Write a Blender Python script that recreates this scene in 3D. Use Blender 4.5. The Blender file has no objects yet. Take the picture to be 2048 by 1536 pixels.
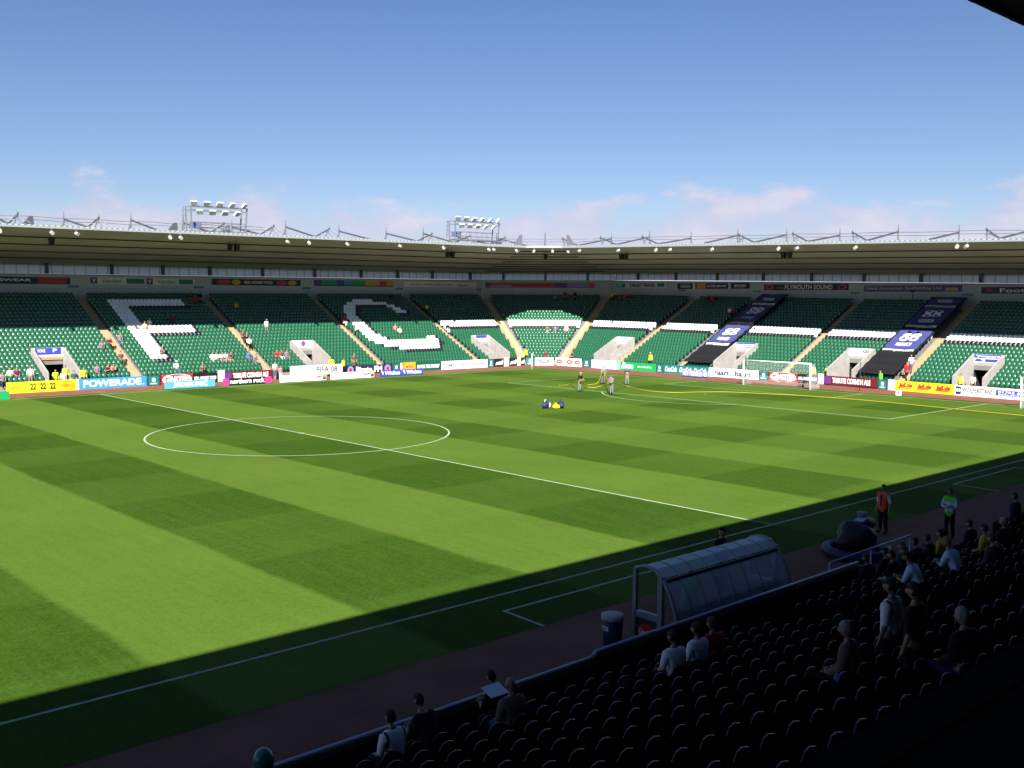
import bpy, bmesh, math, random
import numpy as np
from mathutils import Vector, Matrix
random.seed(7)
R = math.radians
sc = bpy.context.scene
C = sc.collection
# ------------------------------------------------------------------ camera
CAM = Vector((-32.294, -54.798, 8.353)); YAW, PIT, ROLL, F = .7393, -.0837, .0046, 2022.3
fw = Vector((math.sin(YAW)*math.cos(PIT), math.cos(YAW)*math.cos(PIT), math.sin(PIT)))
r0 = Vector((math.cos(YAW), -math.sin(YAW), 0)); u0 = r0.cross(fw)
rt = r0*math.cos(ROLL)+u0*math.sin(ROLL); up = -r0*math.sin(ROLL)+u0*math.cos(ROLL)
cd = bpy.data.cameras.new('camera'); cam = bpy.data.objects.new('camera', cd); C.objects.link(cam)
m = Matrix((rt, up, -fw)).transposed().to_4x4(); m.translation = CAM; cam.matrix_world = m
cd.sensor_width = 36; cd.lens = 36*F/2048; cd.clip_end = 3000; cd.clip_start = .1
sc.camera = cam
# ------------------------------------------------------------------ sky, sun, exposure
EL, AZ = 35.2, 225.0
w = bpy.data.worlds.new('World'); sc.world = w; w.use_nodes = True
nt = w.node_tree; N = nt.nodes; L = nt.links
bg = N['Background']; bg.inputs[1].default_value = .052
sky = N.new('ShaderNodeTexSky'); sky.sky_type = 'NISHITA'; sky.sun_disc = False
sky.sun_elevation = R(EL); sky.sun_rotation = R(AZ); sky.air_density = 1.0; sky.dust_density = .15; sky.ozone_density = 2.2
tc = N.new('ShaderNodeTexCoord')
def wmath(op, a, b=None, c=None, clamp=False):
    n = N.new('ShaderNodeMath'); n.operation = op; n.use_clamp = clamp
    for i, v in enumerate((a, b, c)):
        if v is None: continue
        if isinstance(v, (int, float)): n.inputs[i].default_value = v
        else: L.new(v, n.inputs[i])
    return n.outputs[0]
sep = N.new('ShaderNodeSeparateXYZ'); L.new(tc.outputs['Generated'], sep.inputs[0])
mp = N.new('ShaderNodeMapping'); mp.inputs['Scale'].default_value = (14, 14, 34); L.new(tc.outputs['Generated'], mp.inputs[0])
nz = N.new('ShaderNodeTexNoise'); nz.inputs['Scale'].default_value = 1.15; nz.inputs['Detail'].default_value = 9; nz.inputs['Roughness'].default_value = .56
L.new(mp.outputs[0], nz.inputs['Vector'])
mp2 = N.new('ShaderNodeMapping'); mp2.inputs['Scale'].default_value = (4.5, 4.5, 1); mp2.inputs['Location'].default_value = (2.3, 1.1, 0); L.new(tc.outputs['Generated'], mp2.inputs[0])
nb = N.new('ShaderNodeTexNoise'); nb.inputs['Scale'].default_value = 1.0; nb.inputs['Detail'].default_value = 2; L.new(mp2.outputs[0], nb.inputs['Vector'])
az = wmath('ARCTAN2', sep.outputs[0], sep.outputs[1])
# a low cumulus bank round the horizon; its top is higher in a few bearings
hgt = wmath('MULTIPLY_ADD', nb.outputs[0], .04, .060)
for a0, wd, hh in ((.945,.055,.028), (1.03,.040,.020), (.82,.09,.018), (.53,.09,.026), (.348,.022,.024), (1.22,.05,.024), (2.2,.2,.03), (3.6,.3,.03), (5.0,.2,.03)):
    if a0 > math.pi: a0 -= 2*math.pi
    d = wmath('DIVIDE', wmath('SUBTRACT', az, a0), wd)
    g = wmath('DIVIDE', hh, wmath('ADD', 1.0, wmath('MULTIPLY', d, wmath('MULTIPLY', d, wmath('MULTIPLY', d, d)))))
    hgt = wmath('ADD', hgt, g)
puff = wmath('MULTIPLY', wmath('SUBTRACT', nz.outputs[0], .5), .085)
dens = wmath('DIVIDE', wmath('ADD', wmath('SUBTRACT', hgt, sep.outputs[2]), puff), .016, clamp=True)
hole = wmath('MULTIPLY_ADD', nz.outputs[0], 3.4, -.80, clamp=True)
mask = wmath('MULTIPLY', wmath('MULTIPLY', dens, hole), .85)
shade = N.new('ShaderNodeValToRGB')
shade.color_ramp.elements[0].position = .3; shade.color_ramp.elements[0].color = (3.3, 3.45, 4.7, 1)
shade.color_ramp.elements[1].position = .68; shade.color_ramp.elements[1].color = (4.7, 4.5, 5.3, 1)
L.new(nz.outputs[0], shade.inputs[0])
tm_ = N.new('ShaderNodeMix'); tm_.data_type = 'RGBA'; tm_.blend_type = 'MULTIPLY'; tm_.inputs[0].default_value = 1; L.new(sky.outputs[0], tm_.inputs[6]); tint = N.new('ShaderNodeValToRGB'); te = tint.color_ramp.elements; te[0].position = 0; te[0].color = (.52,.52,.63,1); te[1].position = .30; te[1].color = (.40,.465,.60,1); L.new(sep.outputs[2], tint.inputs[0]); L.new(tint.outputs[0], tm_.inputs[7])
mix = N.new('ShaderNodeMix'); mix.data_type = 'RGBA'; L.new(mask, mix.inputs[0]); L.new(tm_.outputs[2], mix.inputs[6]); L.new(shade.outputs[0], mix.inputs[7])
L.new(mix.outputs[2], bg.inputs[0])
sd = bpy.data.lights.new('sun', 'SUN'); sd.energy = 5.0; sd.angle = R(.53); sd.color = (1, .955, .88)
so = bpy.data.objects.new('sun', sd); C.objects.link(so)
sdir = Vector((math.sin(R(AZ))*math.cos(R(EL)), math.cos(R(AZ))*math.cos(R(EL)), math.sin(R(EL))))
so.rotation_euler = sdir.to_track_quat('Z', 'Y').to_euler(); so.location = (-60, -80, 60)
sc.view_settings.view_transform = 'Standard'; sc.view_settings.look = 'None'
sc.view_settings.exposure = 1.65; sc.view_settings.gamma = 1; sc.view_settings.use_curve_mapping = False
sc.cycles.max_bounces = 8; sc.cycles.diffuse_bounces = 4; sc.cycles.transparent_max_bounces = 12

# ------------------------------------------------------------------ helpers
def lin(c):  # display 0..255 -> linear
    return tuple((v/255/12.92 if v/255 <= .04045 else ((v/255+.055)/1.055)**2.4) for v in c)
MATS = {}
def mat(name, col, rough=.6, spec=.4, metal=0, noise=0, nscale=3, bump=0, bscale=20, trans=0, alpha=1, coat=0):
    if name in MATS: return MATS[name]
    kf = .90 if max(col) > .6 and min(col) > .5 else .70
    col = tuple(v*kf for v in col)
    mt = bpy.data.materials.new(name); mt.use_nodes = True; n = mt.node_tree.nodes; l = mt.node_tree.links
    b = n['Principled BSDF']; b.inputs['Base Color'].default_value = (*col, 1)
    b.inputs['Roughness'].default_value = rough; b.inputs['Metallic'].default_value = metal
    b.inputs['Specular IOR Level'].default_value = spec; b.inputs['Transmission Weight'].default_value = trans
    b.inputs['Alpha'].default_value = alpha; b.inputs['Coat Weight'].default_value = coat
    if noise:
        t = n.new('ShaderNodeTexCoord'); x = n.new('ShaderNodeTexNoise'); x.inputs['Scale'].default_value = nscale; x.inputs['Detail'].default_value = 6
        l.new(t.outputs['Object'], x.inputs[0])
        mr = n.new('ShaderNodeMapRange'); mr.inputs[1].default_value = .25; mr.inputs[2].default_value = .75
        mr.inputs[3].default_value = 1-noise; mr.inputs[4].default_value = 1+noise; l.new(x.outputs[0], mr.inputs[0])
        v = n.new('ShaderNodeMix'); v.data_type = 'RGBA'; v.blend_type = 'MULTIPLY'; v.inputs[0].default_value = 1
        v.inputs[6].default_value = (*col, 1); l.new(mr.outputs[0], v.inputs[7]); l.new(v.outputs[2], b.inputs['Base Color'])
    if bump:
        t = n.new('ShaderNodeTexCoord'); x = n.new('ShaderNodeTexNoise'); x.inputs['Scale'].default_value = bscale; x.inputs['Detail'].default_value = 4
        l.new(t.outputs['Object'], x.inputs[0]); bp = n.new('ShaderNodeBump'); bp.inputs['Strength'].default_value = bump; bp.inputs['Distance'].default_value = .02
        l.new(x.outputs[0], bp.inputs['Height']); l.new(bp.outputs[0], b.inputs['Normal'])
    MATS[name] = mt; return mt
class MB:
    def __init__(s): s.v = []; s.f = []; s.m = []; s.cur = 0; s.sm = []
    def face(s, *p, smooth=False):
        i = len(s.v); s.v += [tuple(q) for q in p]; s.f.append(tuple(range(i, i+len(p)))); s.m.append(s.cur); s.sm.append(smooth)
    def hexa(s, p):  # 8 points: bottom 4 ccw, top 4 ccw
        i = len(s.v); s.v += [tuple(q) for q in p]
        for f in ((3,2,1,0), (4,5,6,7), (0,1,5,4), (1,2,6,5), (2,3,7,6), (3,0,4,7)):
            s.f.append(tuple(i+k for k in f)); s.m.append(s.cur); s.sm.append(False)
    def box(s, x0, y0, z0, x1, y1, z1):
        s.hexa([(x0,y0,z0),(x1,y0,z0),(x1,y1,z0),(x0,y1,z0),(x0,y0,z1),(x1,y0,z1),(x1,y1,z1),(x0,y1,z1)])
    def tube(s, pts, r, n=6, cap=True):
        pts = [Vector(p) for p in pts]; rs = r if isinstance(r, (list, tuple)) else [r]*len(pts); i = len(s.v)
        for k, p in enumerate(pts):
            d = (pts[min(k+1, len(pts)-1)]-pts[max(k-1, 0)]).normalized()
            a = d.orthogonal().normalized() if abs(d.z) > .95 else d.cross(Vector((0,0,1))).normalized()
            b = d.cross(a)
            for j in range(n):
                t = 2*math.pi*j/n; s.v.append(tuple(p+(a*math.cos(t)+b*math.sin(t))*rs[k]))
        for k in range(len(pts)-1):
            for j in range(n):
                s.f.append((i+k*n+j, i+k*n+(j+1) % n, i+(k+1)*n+(j+1) % n, i+(k+1)*n+j)); s.m.append(s.cur); s.sm.append(n > 4)
        if cap:
            s.f.append(tuple(i+j for j in range(n))[::-1]); s.f.append(tuple(i+(len(pts)-1)*n+j for j in range(n)))
            s.m += [s.cur]*2; s.sm += [False]*2
    def sphere(s, c, r, nu=10, nv=7, fn=None):
        i = len(s.v); c = Vector(c)
        if isinstance(r, (int, float)): r = (r, r, r)
        for a in range(nv+1):
            ph = math.pi*a/nv
            for b in range(nu):
                t = 2*math.pi*b/nu; p = Vector((r[0]*math.sin(ph)*math.cos(t), r[1]*math.sin(ph)*math.sin(t), r[2]*math.cos(ph)))
                if fn: p = fn(p)
                s.v.append(tuple(c+p))
        for a in range(nv):
            for b in range(nu):
                s.f.append((i+a*nu+b, i+(a+1)*nu+b, i+(a+1)*nu+(b+1) % nu, i+a*nu+(b+1) % nu)); s.m.append(s.cur); s.sm.append(True)
    def mesh(s, name, mats):
        me = bpy.data.meshes.new(name); me.from_pydata(s.v, [], s.f)
        for k in (mats if isinstance(mats, (list, tuple)) else [mats]): me.materials.append(k)
        me.polygons.foreach_set('material_index', s.m); me.polygons.foreach_set('use_smooth', s.sm); me.update(); return me
def link(name, me, parent=None, loc=None, rz=0, world=True):
    o = bpy.data.objects.new(name, me); C.objects.link(o)
    if loc is not None: o.location = loc
    if rz: o.rotation_euler = (0, 0, rz)
    if parent is not None:
        o.parent = parent
        if world and loc is None: o.matrix_parent_inverse = parent.get('_w') and Matrix.Translation(-Vector(parent.location)) or Matrix.Identity(4)
    return o
def tag(o, label, cat, group=None, kind=None):
    if label: o['label'] = label
    if cat: o['category'] = cat
    if group: o['group'] = group
    if kind: o['kind'] = kind
    return o
def thing(name, label, cat, loc=(0,0,0), rz=0, group=None):
    o = bpy.data.objects.new(name, None); C.objects.link(o); o.location = loc; o.rotation_euler = (0,0,rz); o.empty_display_size = .3
    return tag(o, label, cat, group)
def wpart(name, mb, mats, parent, label=None, smooth=False):
    """a part whose vertices are given in world coordinates"""
    me = mb.mesh(name, mats) if isinstance(mb, MB) else mb
    o = bpy.data.objects.new(name, me); C.objects.link(o)
    if parent is not None:
        if len(me.vertices):
            rl = Matrix.Translation(Vector(parent.location)) @ parent.rotation_euler.to_matrix().to_4x4()
            if parent.parent is None: me.transform(rl.inverted())
            else:
                g = parent.parent; gl = Matrix.Translation(Vector(g.location)) @ g.rotation_euler.to_matrix().to_4x4()
                me.transform((gl @ rl).inverted())
        o.parent = parent
    if label: o['label'] = label
    return o
def lpart(name, mb, mats, parent, label=None):
    """a part whose vertices are in the parent's own coordinates"""
    me = mb.mesh(name, mats) if isinstance(mb, MB) else mb
    o = bpy.data.objects.new(name, me); C.objects.link(o); o.parent = parent
    if label: o['label'] = label
    return o
def struct(name, mb, mats):
    o = bpy.data.objects.new(name, mb.mesh(name, mats)); C.objects.link(o); o['kind'] = 'structure'; return o
def ray(x, y): return fw+rt*((x-1024)/F)-up*((y-768)/F)
def hit(x, y, ax, v):
    d = ray(x, y); return CAM+d*((v-CAM[ax])/d[ax])

# ------------------------------------------------------------------ ground, pitch, track
XG = 52.0; HW = 33.4
g = MB(); g.box(-700, -700, -.5, 700, 700, -.03)
struct('ground', g, mat('ground', (.07,.07,.065), .95, noise=.25, nscale=.05))
tm = mat('track', (.23,.088,.058), .92, .2, noise=.28, nscale=.7, bump=.4, bscale=60)
t = MB(); t.box(-90, -41.0, -.3, 66, 45, -.004); struct('perimeter_track', t, tm)
gm = bpy.data.materials.new('grass'); gm.use_nodes = True; n = gm.node_tree.nodes; l = gm.node_tree.links
b = n['Principled BSDF']; b.inputs['Roughness'].default_value = .9; b.inputs['Specular IOR Level'].default_value = .04
b.inputs['Sheen Weight'].default_value = 0; b.inputs['Sheen Tint'].default_value = (.7,1,.3,1)
def M(op, a, bb=None, cc=None, clamp=False):
    q = n.new('ShaderNodeMath'); q.operation = op; q.use_clamp = clamp
    for i, v in enumerate((a, bb, cc)):
        if v is None: continue
        if isinstance(v, (int, float)): q.inputs[i].default_value = v
        else: l.new(v, q.inputs[i])
    return q.outputs[0]
def NZ(vec, scale, det=3, rough=.5, sc3=None):
    x = n.new('ShaderNodeTexNoise'); x.inputs['Scale'].default_value = scale; x.inputs['Detail'].default_value = det; x.inputs['Roughness'].default_value = rough
    if sc3:
        mm = n.new('ShaderNodeMapping'); mm.inputs['Scale'].default_value = sc3; l.new(vec, mm.inputs[0]); vec = mm.outputs[0]
    l.new(vec, x.inputs[0]); return x.outputs[0]
tco = n.new('ShaderNodeTexCoord').outputs['Object']
sx = n.new('ShaderNodeSeparateXYZ'); l.new(tco, sx.inputs[0])
wob = M('ADD', M('MULTIPLY', M('SUBTRACT', NZ(tco, .12, 2), .5), .5), M('MULTIPLY', M('SUBTRACT', NZ(tco, 2.5, 3), .5), .25))
def stripe(coord, width, off, soft):
    ph = M('DIVIDE', M('ADD', M('ADD', coord, off), wob), 2*width)
    tri = M('ABSOLUTE', M('SUBTRACT', M('MULTIPLY', M('FRACT', ph), 2.0), 1.0))   # 1 at 0, 0 at half
    return M('ADD', M('MULTIPLY', M('SUBTRACT', tri, .5), soft), .5, clamp=True)
sX = stripe(sx.outputs[0], 5.80, -2.9, 22)          # light where X in (0,5.8)
sY = stripe(sx.outputs[1], 5.9, -.6, 14)
dk = M('SUBTRACT', 1.0, sY); ev = M('DIVIDE', M('SUBTRACT', sx.outputs[0], 2.0), 16.0, clamp=True)
wl = M('MULTIPLY_ADD', ev, .13, .05)                 # cross cut in the light bands
wd = M('MULTIPLY_ADD', ev, .16, .15)
base = M('MULTIPLY_ADD', sX, M('MULTIPLY_ADD', ev, -.34, .58), M('MULTIPLY_ADD', ev, .26, .37))
lvl = M('SUBTRACT', base, M('MULTIPLY', dk, M('ADD', M('MULTIPLY', sX, wl), M('MULTIPLY', M('SUBTRACT', 1.0, sX), wd))))
# nap's view-dependent sheen painted in: cross-mowing clear right of half way, fading left
patch = NZ(tco, .16, 4, .6); fine = NZ(tco, 3.2, 6, .72); blades = NZ(tco, 12, 4, .8, (1, .6, 1))
streak = NZ(tco, 1.2, 4, .6, (3.0, .25, 1))
lvl = M('ADD', lvl, M('MULTIPLY', M('SUBTRACT', fine, .5), .6))
lvl = M('ADD', lvl, M('MULTIPLY', M('SUBTRACT', blades, .5), 1.3))
lvl = M('ADD', lvl, M('MULTIPLY', M('SUBTRACT', streak, .5), .45))
lvl = M('ADD', lvl, M('MULTIPLY', M('SUBTRACT', patch, .5), .35))
lvl = M('MULTIPLY_ADD', lvl, .74, .10)
cr = n.new('ShaderNodeValToRGB'); cr.color_ramp.elements[0].position = -0.0
cr.color_ramp.elements[0].color = (.010,.036,.0008,1); cr.color_ramp.elements[1].position = 1.0; cr.color_ramp.elements[1].color = (.078,.132,.017,1)
l.new(lvl, cr.inputs[0])
yel = M('MULTIPLY', M('SUBTRACT', NZ(tco, 1.7, 5, .7), .62, clamp=True), 2.2)
mx = n.new('ShaderNodeMix'); mx.data_type = 'RGBA'; l.new(M('MULTIPLY', yel, .6, clamp=True), mx.inputs[0]); l.new(cr.outputs[0], mx.inputs[6]); mx.inputs[7].default_value = (.09,.11,.007,1)
l.new(mx.outputs[2], b.inputs['Base Color'])
bp = n.new('ShaderNodeBump'); bp.inputs['Strength'].default_value = .5; bp.inputs['Distance'].default_value = .03; l.new(NZ(tco, 40, 2, .7), bp.inputs['Height']); l.new(bp.outputs[0], b.inputs['Normal'])
p = MB(); p.box(-70, -36.6, -.28, 53.3, 34.5, 0); struct('pitch_grass', p, gm)

lm = mat('line_paint', (.42,.52,.36), .8, .2, noise=.22, nscale=2.5)
def poly_line(name, pts, wd=.11, z=.004, closed=False):
    m_ = MB(); P = [Vector((x, y)) for x, y in pts]; k = len(P)
    for i in range(k-(0 if closed else 1)):
        a, c_ = P[i], P[(i+1) % k]; d = (c_-a).normalized(); nn = Vector((-d.y, d.x))*wd/2; ex = d*(wd/2 if len(pts) < 6 else 0)
        a2, c2 = a-ex, c_+ex
        m_.face((*(a2-nn), z), (*(c2-nn), z), (*(c2+nn), z), (*(a2+nn), z))
        z += .0004 if len(pts) < 6 else 0
    o = struct(name, m_, lm); return o
poly_line('near_touchline', [(-66,-33.86),(XG,-33.86)]); poly_line('far_touchline', [(-66,HW),(XG,HW)])
poly_line('halfway_line', [(0,-33.8),(0,HW-.06)], z=.0085); poly_line('goal_line', [(XG,-33.8),(XG,HW-.06)], z=.0085)
poly_line('centre_circle', [(9.15*math.cos(a*math.pi/64), 9.15*math.sin(a*math.pi/64)) for a in range(128)], z=.013, closed=True)
cs = MB(); cs.face(*[(.18*math.cos(a*math.pi/8), .18*math.sin(a*math.pi/8), .0135) for a in range(16)]); struct('centre_spot', cs, lm)
poly_line('penalty_area_line', [(XG-.06,20.16),(XG-16.5,20.16),(XG-16.5,-20.16),(XG-.06,-20.16)])
poly_line('goal_area_line', [(XG-.06,9.16),(XG-5.5,9.16),(XG-5.5,-9.16),(XG-.06,-9.16)])
poly_line('penalty_arc', [(XG-11-9.15*math.cos(R(a)), 9.15*math.sin(R(a))) for a in np.linspace(-52.5,52.5,24)], z=.013)
cs = MB(); cs.face(*[(XG-11+.14*math.cos(a*math.pi/8), .14*math.sin(a*math.pi/8), .004) for a in range(16)]); struct('penalty_spot', cs, lm)
poly_line('technical_area_line', [(-14.6,-36.6),(-14.53,-35.05),(-1.9,-35.05)], .11)
poly_line('technical_area_line', [(13.4,-36.6),(13.5,-34.6),(20.6,-34.6),(20.7,-36.6)], .11)
# ------------------------------------------------------------------ far stand (left side, corner, right side)
DEP, RIS, Z0, NR = .66, .345, .55, 23
S2 = math.sqrt(.5)
SEG = {  # origin, tangent (to the right as seen from the pitch), normal (away from the pitch)
 'L': (Vector((0,39.3)), Vector((1,0)), Vector((0,1))),
 'K': (Vector((57.3,37.6)), Vector((S2,-S2)), Vector((S2,S2))),
 'R': (Vector((59.0,0)), Vector((0,-1)), Vector((1,0)))}
TQ = math.tan(math.pi/8)
def urange(s, d):
    if s == 'L': return -24, 55.6+TQ*d
    if s == 'K': return -2.404-TQ*d, 2.404+TQ*d
    return -35.9-TQ*d, 27
def zs(x, y):
    return 1-.0005*max(0, 55-x)*(1 if y > 37 else 0)-.0016*max(0, 35.9-y)
def W(s, u, d, z, sc_=True):
    o, t_, n_ = SEG[s]; q = o+t_*u+n_*d
    return (q.x, q.y, z*(zs(q.x, q.y) if sc_ else 1))
def sbox(m_, s, ua, ub, d0, d1, z0, z1):
    """box in stand coordinates; ua/ub may be functions of d"""
    A = ua if callable(ua) else (lambda d: ua); B = ub if callable(ub) else (lambda d: ub)
    m_.hexa([W(s, A(d0), d0, z0), W(s, B(d0), d0, z0), W(s, B(d1), d1, z0), W(s, A(d1), d1, z0),
             W(s, A(d0), d0, z1), W(s, B(d0), d0, z1), W(s, B(d1), d1, z1), W(s, A(d1), d1, z1)])
AISLE = {'L': [-8.2, 5.82, 19.57, 33.7, 47.94], 'R': [-26.6, -17.2, -3.66, 9.1, 22.5], 'K': []}
VOM = {'L': [(-2.5,.45), (24.3,27.15), (50.2,53.0)], 'R': [(-30.25,-27.4), (-12.35,-9.5), (1.5,4.35), (14.1,16.95)], 'K': []}
VK = 6                                                     # rows the entrances cut into
tread = lambda k: Z0+RIS*k
far = thing('far_grandstand', 'long roofed all-seater grandstand wrapping round the far corner behind the hoardings', 'grandstand', (57.3,37.6,0))
con = mat('concrete', (.26,.25,.23), .85, .3, noise=.12, nscale=1.3, bump=.3)
condark = mat('terrace_concrete', (.20,.20,.19), .9, .2, noise=.15, nscale=1)
sand = mat('aisle_concrete', (.46,.36,.22), .85, .2, noise=.10, nscale=2)
voml = mat('entrance_concrete', (.37,.35,.335), .85, .2, noise=.14, nscale=1.6)
t = MB()
for s in 'LKR':
    for k in range(NR):
        d0, d1 = DEP*k, DEP*(k+1)
        cuts = [] if k >= VK else sorted(VOM[s]); u_a = urange(s, d0)[0]
        edges = []; st = None
        for (a, c_) in cuts: edges.append((st, a)); st = c_
        edges.append((st, None))
        for a, c_ in edges:
            fa = (lambda d, s=s: urange(s, d)[0]) if a is None else a
            fb = (lambda d, s=s: urange(s, d)[1]) if c_ is None else c_
            sbox(t, s, fa, fb, d0, d1+(.0 if k < NR-1 else 1.6), (tread(k)-.45) if k >= 1 else 0.0, tread(k))
wpart('terrace', t, condark, far)
for s in 'LR':
    for a in AISLE[s]:
        t = MB()
        for k in range(NR):
            sbox(t, s, a-.6, a+.6, DEP*k-.012, DEP*(k+1)-.012, tread(k)-.2, tread(k)+.006)
            sbox(t, s, a-.6, a+.6, DEP*(k+.5), DEP*(k+1)-.012, tread(k)+.006, tread(k)+RIS/2)
        sbox(t, s, a-.6, a+.6, -.35, -.015, 0, tread(0)*.5)
        wpart('stair', t, sand, far)
for (sa, sb, A, sg) in (('L','K',None,1), ('K','R',None,-1)):
    t = MB()
    for k in range(NR):
        for (d0, d1, z0, z1) in ((DEP*k-.012, DEP*(k+1)-.012, tread(k)-.2, tread(k)+.006), (DEP*(k+.5), DEP*(k+1)-.012, tread(k)+.006, tread(k)+RIS/2)):
            sbox(t, sa, lambda d: urange(sa, d)[1]-.62, lambda d: urange(sa, d)[1], d0, d1, z0, z1)
            sbox(t, sb, lambda d: urange(sb, d)[0], lambda d: urange(sb, d)[0]+.62, d0, d1, z0, z1)
    wpart('stair', t, sand, far)
# front wall
t = MB()
for s in 'LKR':
    cuts = sorted(VOM[s]); st = None; ed = []
    for (a, c_) in cuts: ed.append((st, a)); st = c_
    ed.append((st, None))
    for a, c_ in ed:
        fa = (lambda d, s=s: urange(s, d)[0]) if a is None else a; fb = (lambda d, s=s: urange(s, d)[1]) if c_ is None else c_
        sbox(t, s, fa, fb, -.16, -.012, 0, .62)
wpart('front_wall', t, con, far)
# back wall, glazing, columns
BD = 16.4
wallm = mat('back_wall_paint', (.55,.60,.60), .8, .2, noise=.06, nscale=.7)
t = MB()
for s in 'LKR':
    sbox(t, s, lambda d: urange(s, d)[0], lambda d: urange(s, d)[1], BD, BD+.25, 0, 11.0)
wpart('back_wall', t, wallm, far)
sill = MB()
for s in 'LKR': sbox(sill, s, lambda d: urange(s, d)[0], lambda d: urange(s, d)[1], BD-.08, BD-.002, 10.9, 11.06)
wpart('sill_rail', sill, mat('sill', (.42,.46,.42), .6), far)
glz = bpy.data.materials.new('polycarbonate'); glz.use_nodes = True; n2 = glz.node_tree.nodes; l2 = glz.node_tree.links
bb = n2['Principled BSDF']; bb.inputs['Base Color'].default_value = (.62,.70,.78,1); bb.inputs['Roughness'].default_value = .35
tr = n2.new('ShaderNodeBsdfTranslucent'); tr.inputs[0].default_value = (.78,.82,.85,1); mxs = n2.new('ShaderNodeMixShader'); mxs.inputs[0].default_value = .72
tp = n2.new('ShaderNodeBsdfTransparent'); tp.inputs[0].default_value = (.8,.85,.92,1); mx2 = n2.new('ShaderNodeMixShader'); mx2.inputs[0].default_value = .18
l2.new(bb.outputs[0], mxs.inputs[1]); l2.new(tr.outputs[0], mxs.inputs[2]); l2.new(mxs.outputs[0], mx2.inputs[1]); l2.new(tp.outputs[0], mx2.inputs[2]); l2.new(mx2.outputs[0], n2['Material Output'].inputs[0])
PW = 1.15
for s in 'LKR':
    a, c_ = urange(s, BD+.1); a = max(a, -16) if s == 'L' else a; cnt = int((c_-a)/PW); pw = (c_-a)/cnt
    for i in range(cnt):
        t = MB(); sbox(t, s, a+i*pw+.025, a+(i+1)*pw-.025, BD+.09, BD+.12, 11.06, 12.35); wpart('pane', t, glz, far)
t = MB()
for s in 'LKR':
    a, c_ = urange(s, BD+.1); a = max(a, -16) if s == 'L' else a; cnt = int((c_-a)/PW); pw = (c_-a)/cnt
    for i in range(cnt+1): t = MB(); sbox(t, s, a+i*pw-.022, a+i*pw+.022, BD+.07, BD+.14, 11.06, 12.35); wpart('glazing_bar', t, mat('bars', (.22,.26,.28), .5), far)
steelg = mat('column_paint', (.06,.11,.11), .5)
COL = {'L': [-11,-4,3.0,9.7,15.4,21.0,27.7,34.9,41.8,47.6,53.4,60.2], 'K': [-6,0,6], 'R': [-37.3,-30.7,-24,-17.1,-10.4,-3.7,3.0,9.4,16,23]}
for s in 'LKR':
    for i, a in enumerate(COL[s]):
        t = MB(); sbox(t, s, a-.17, a+.17, BD-.36, BD-.12, 9.9 if s == 'X' else 11.07, 12.3)
        wpart('column', t, steelg, far)
def zroof(d): return 14.75-.158*(d+.2)         # underside
RF, RBk = -.2, 17.6
soff = mat('roof_soffit', (.53,.53,.44), .7, .25, noise=.14, nscale=.3)
t = MB(); tt = MB()
sf0 = lambda s: (lambda d: urange(s, d)[0]); sf1 = lambda s: (lambda d: urange(s, d)[1])
NB = 5
for s in 'LKR':
    for i in range(NB):
        d0 = RF+(RBk-RF)*i/NB; d1 = RF+(RBk-RF)*(i+1)/NB
        A, B = sf0(s), sf1(s)
        t.hexa([W(s, A(d0), d0, zroof(d0)), W(s, B(d0), d0, zroof(d0)), W(s, B(d1), d1, zroof(d1)), W(s, A(d1), d1, zroof(d1)),
                W(s, A(d0), d0, zroof(d0)+.1), W(s, B(d0), d0, zroof(d0)+.1), W(s, B(d1), d1, zroof(d1)+.1), W(s, A(d1), d1, zroof(d1)+.1)])
wpart('roof_lining', t, soff, far)
ribm = mat('purlin', (.07,.075,.06), .6)
for s in 'LKR':
    nn = 10 if s == 'K' else NB
    for i in range(1, nn+1):
        d = RF+(16.6-RF)*i/nn; t = MB(); A, B = sf0(s), sf1(s); q = .04 if (s == 'K' and i % 2) else .055
        t.hexa([W(s, A(d-q), d-q, zroof(d)-.12), W(s, B(d-q), d-q, zroof(d)-.12), W(s, B(d+q), d+q, zroof(d)-.12), W(s, A(d+q), d+q, zroof(d)-.12),
                W(s, A(d-q), d-q, zroof(d)-.003), W(s, B(d-q), d-q, zroof(d)-.003), W(s, B(d+q), d+q, zroof(d)-.003), W(s, A(d+q), d+q, zroof(d)-.003)])
        wpart('purlin', t, ribm, far)
        if i < nn and s != 'K':
            pass
fas = mat('fascia_sheet', (.30,.33,.35), .4, .5)
t = MB(); t2 = MB()
for s in 'LKR':
    A, B = sf0(s), sf1(s)
    sbox(t, s, A, B, RF-.14, RF-.003, 14.80, 14.99)
    t2.hexa([W(s, A(RF), RF, 15.0), W(s, B(RF), RF, 15.0), W(s, B(RBk), RBk, zroof(RBk)+.35), W(s, A(RBk), RBk, zroof(RBk)+.35),
             W(s, A(RF), RF, 15.06), W(s, B(RF), RF, 15.06), W(s, B(RBk), RBk, zroof(RBk)+.41), W(s, A(RBk), RBk, zroof(RBk)+.41)])
wpart('fascia', t, fas, far); wpart('roof_sheet', t2, mat('roof_sheet', (.45,.48,.5), .5, .5), far)
# roof sheet edge corrugation: small upstands along the front edge
t = MB()
for s in 'LKR':
    a, c_ = urange(s, RF)
    u = max(a, -16) if s == 'L' else a
    while u < c_-.2: sbox(t, s, u, u+.12, RF-.10, RF+.6, 15.06, 15.12); u += .5
wpart('sheet_ribs', t, fas, far)
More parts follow.
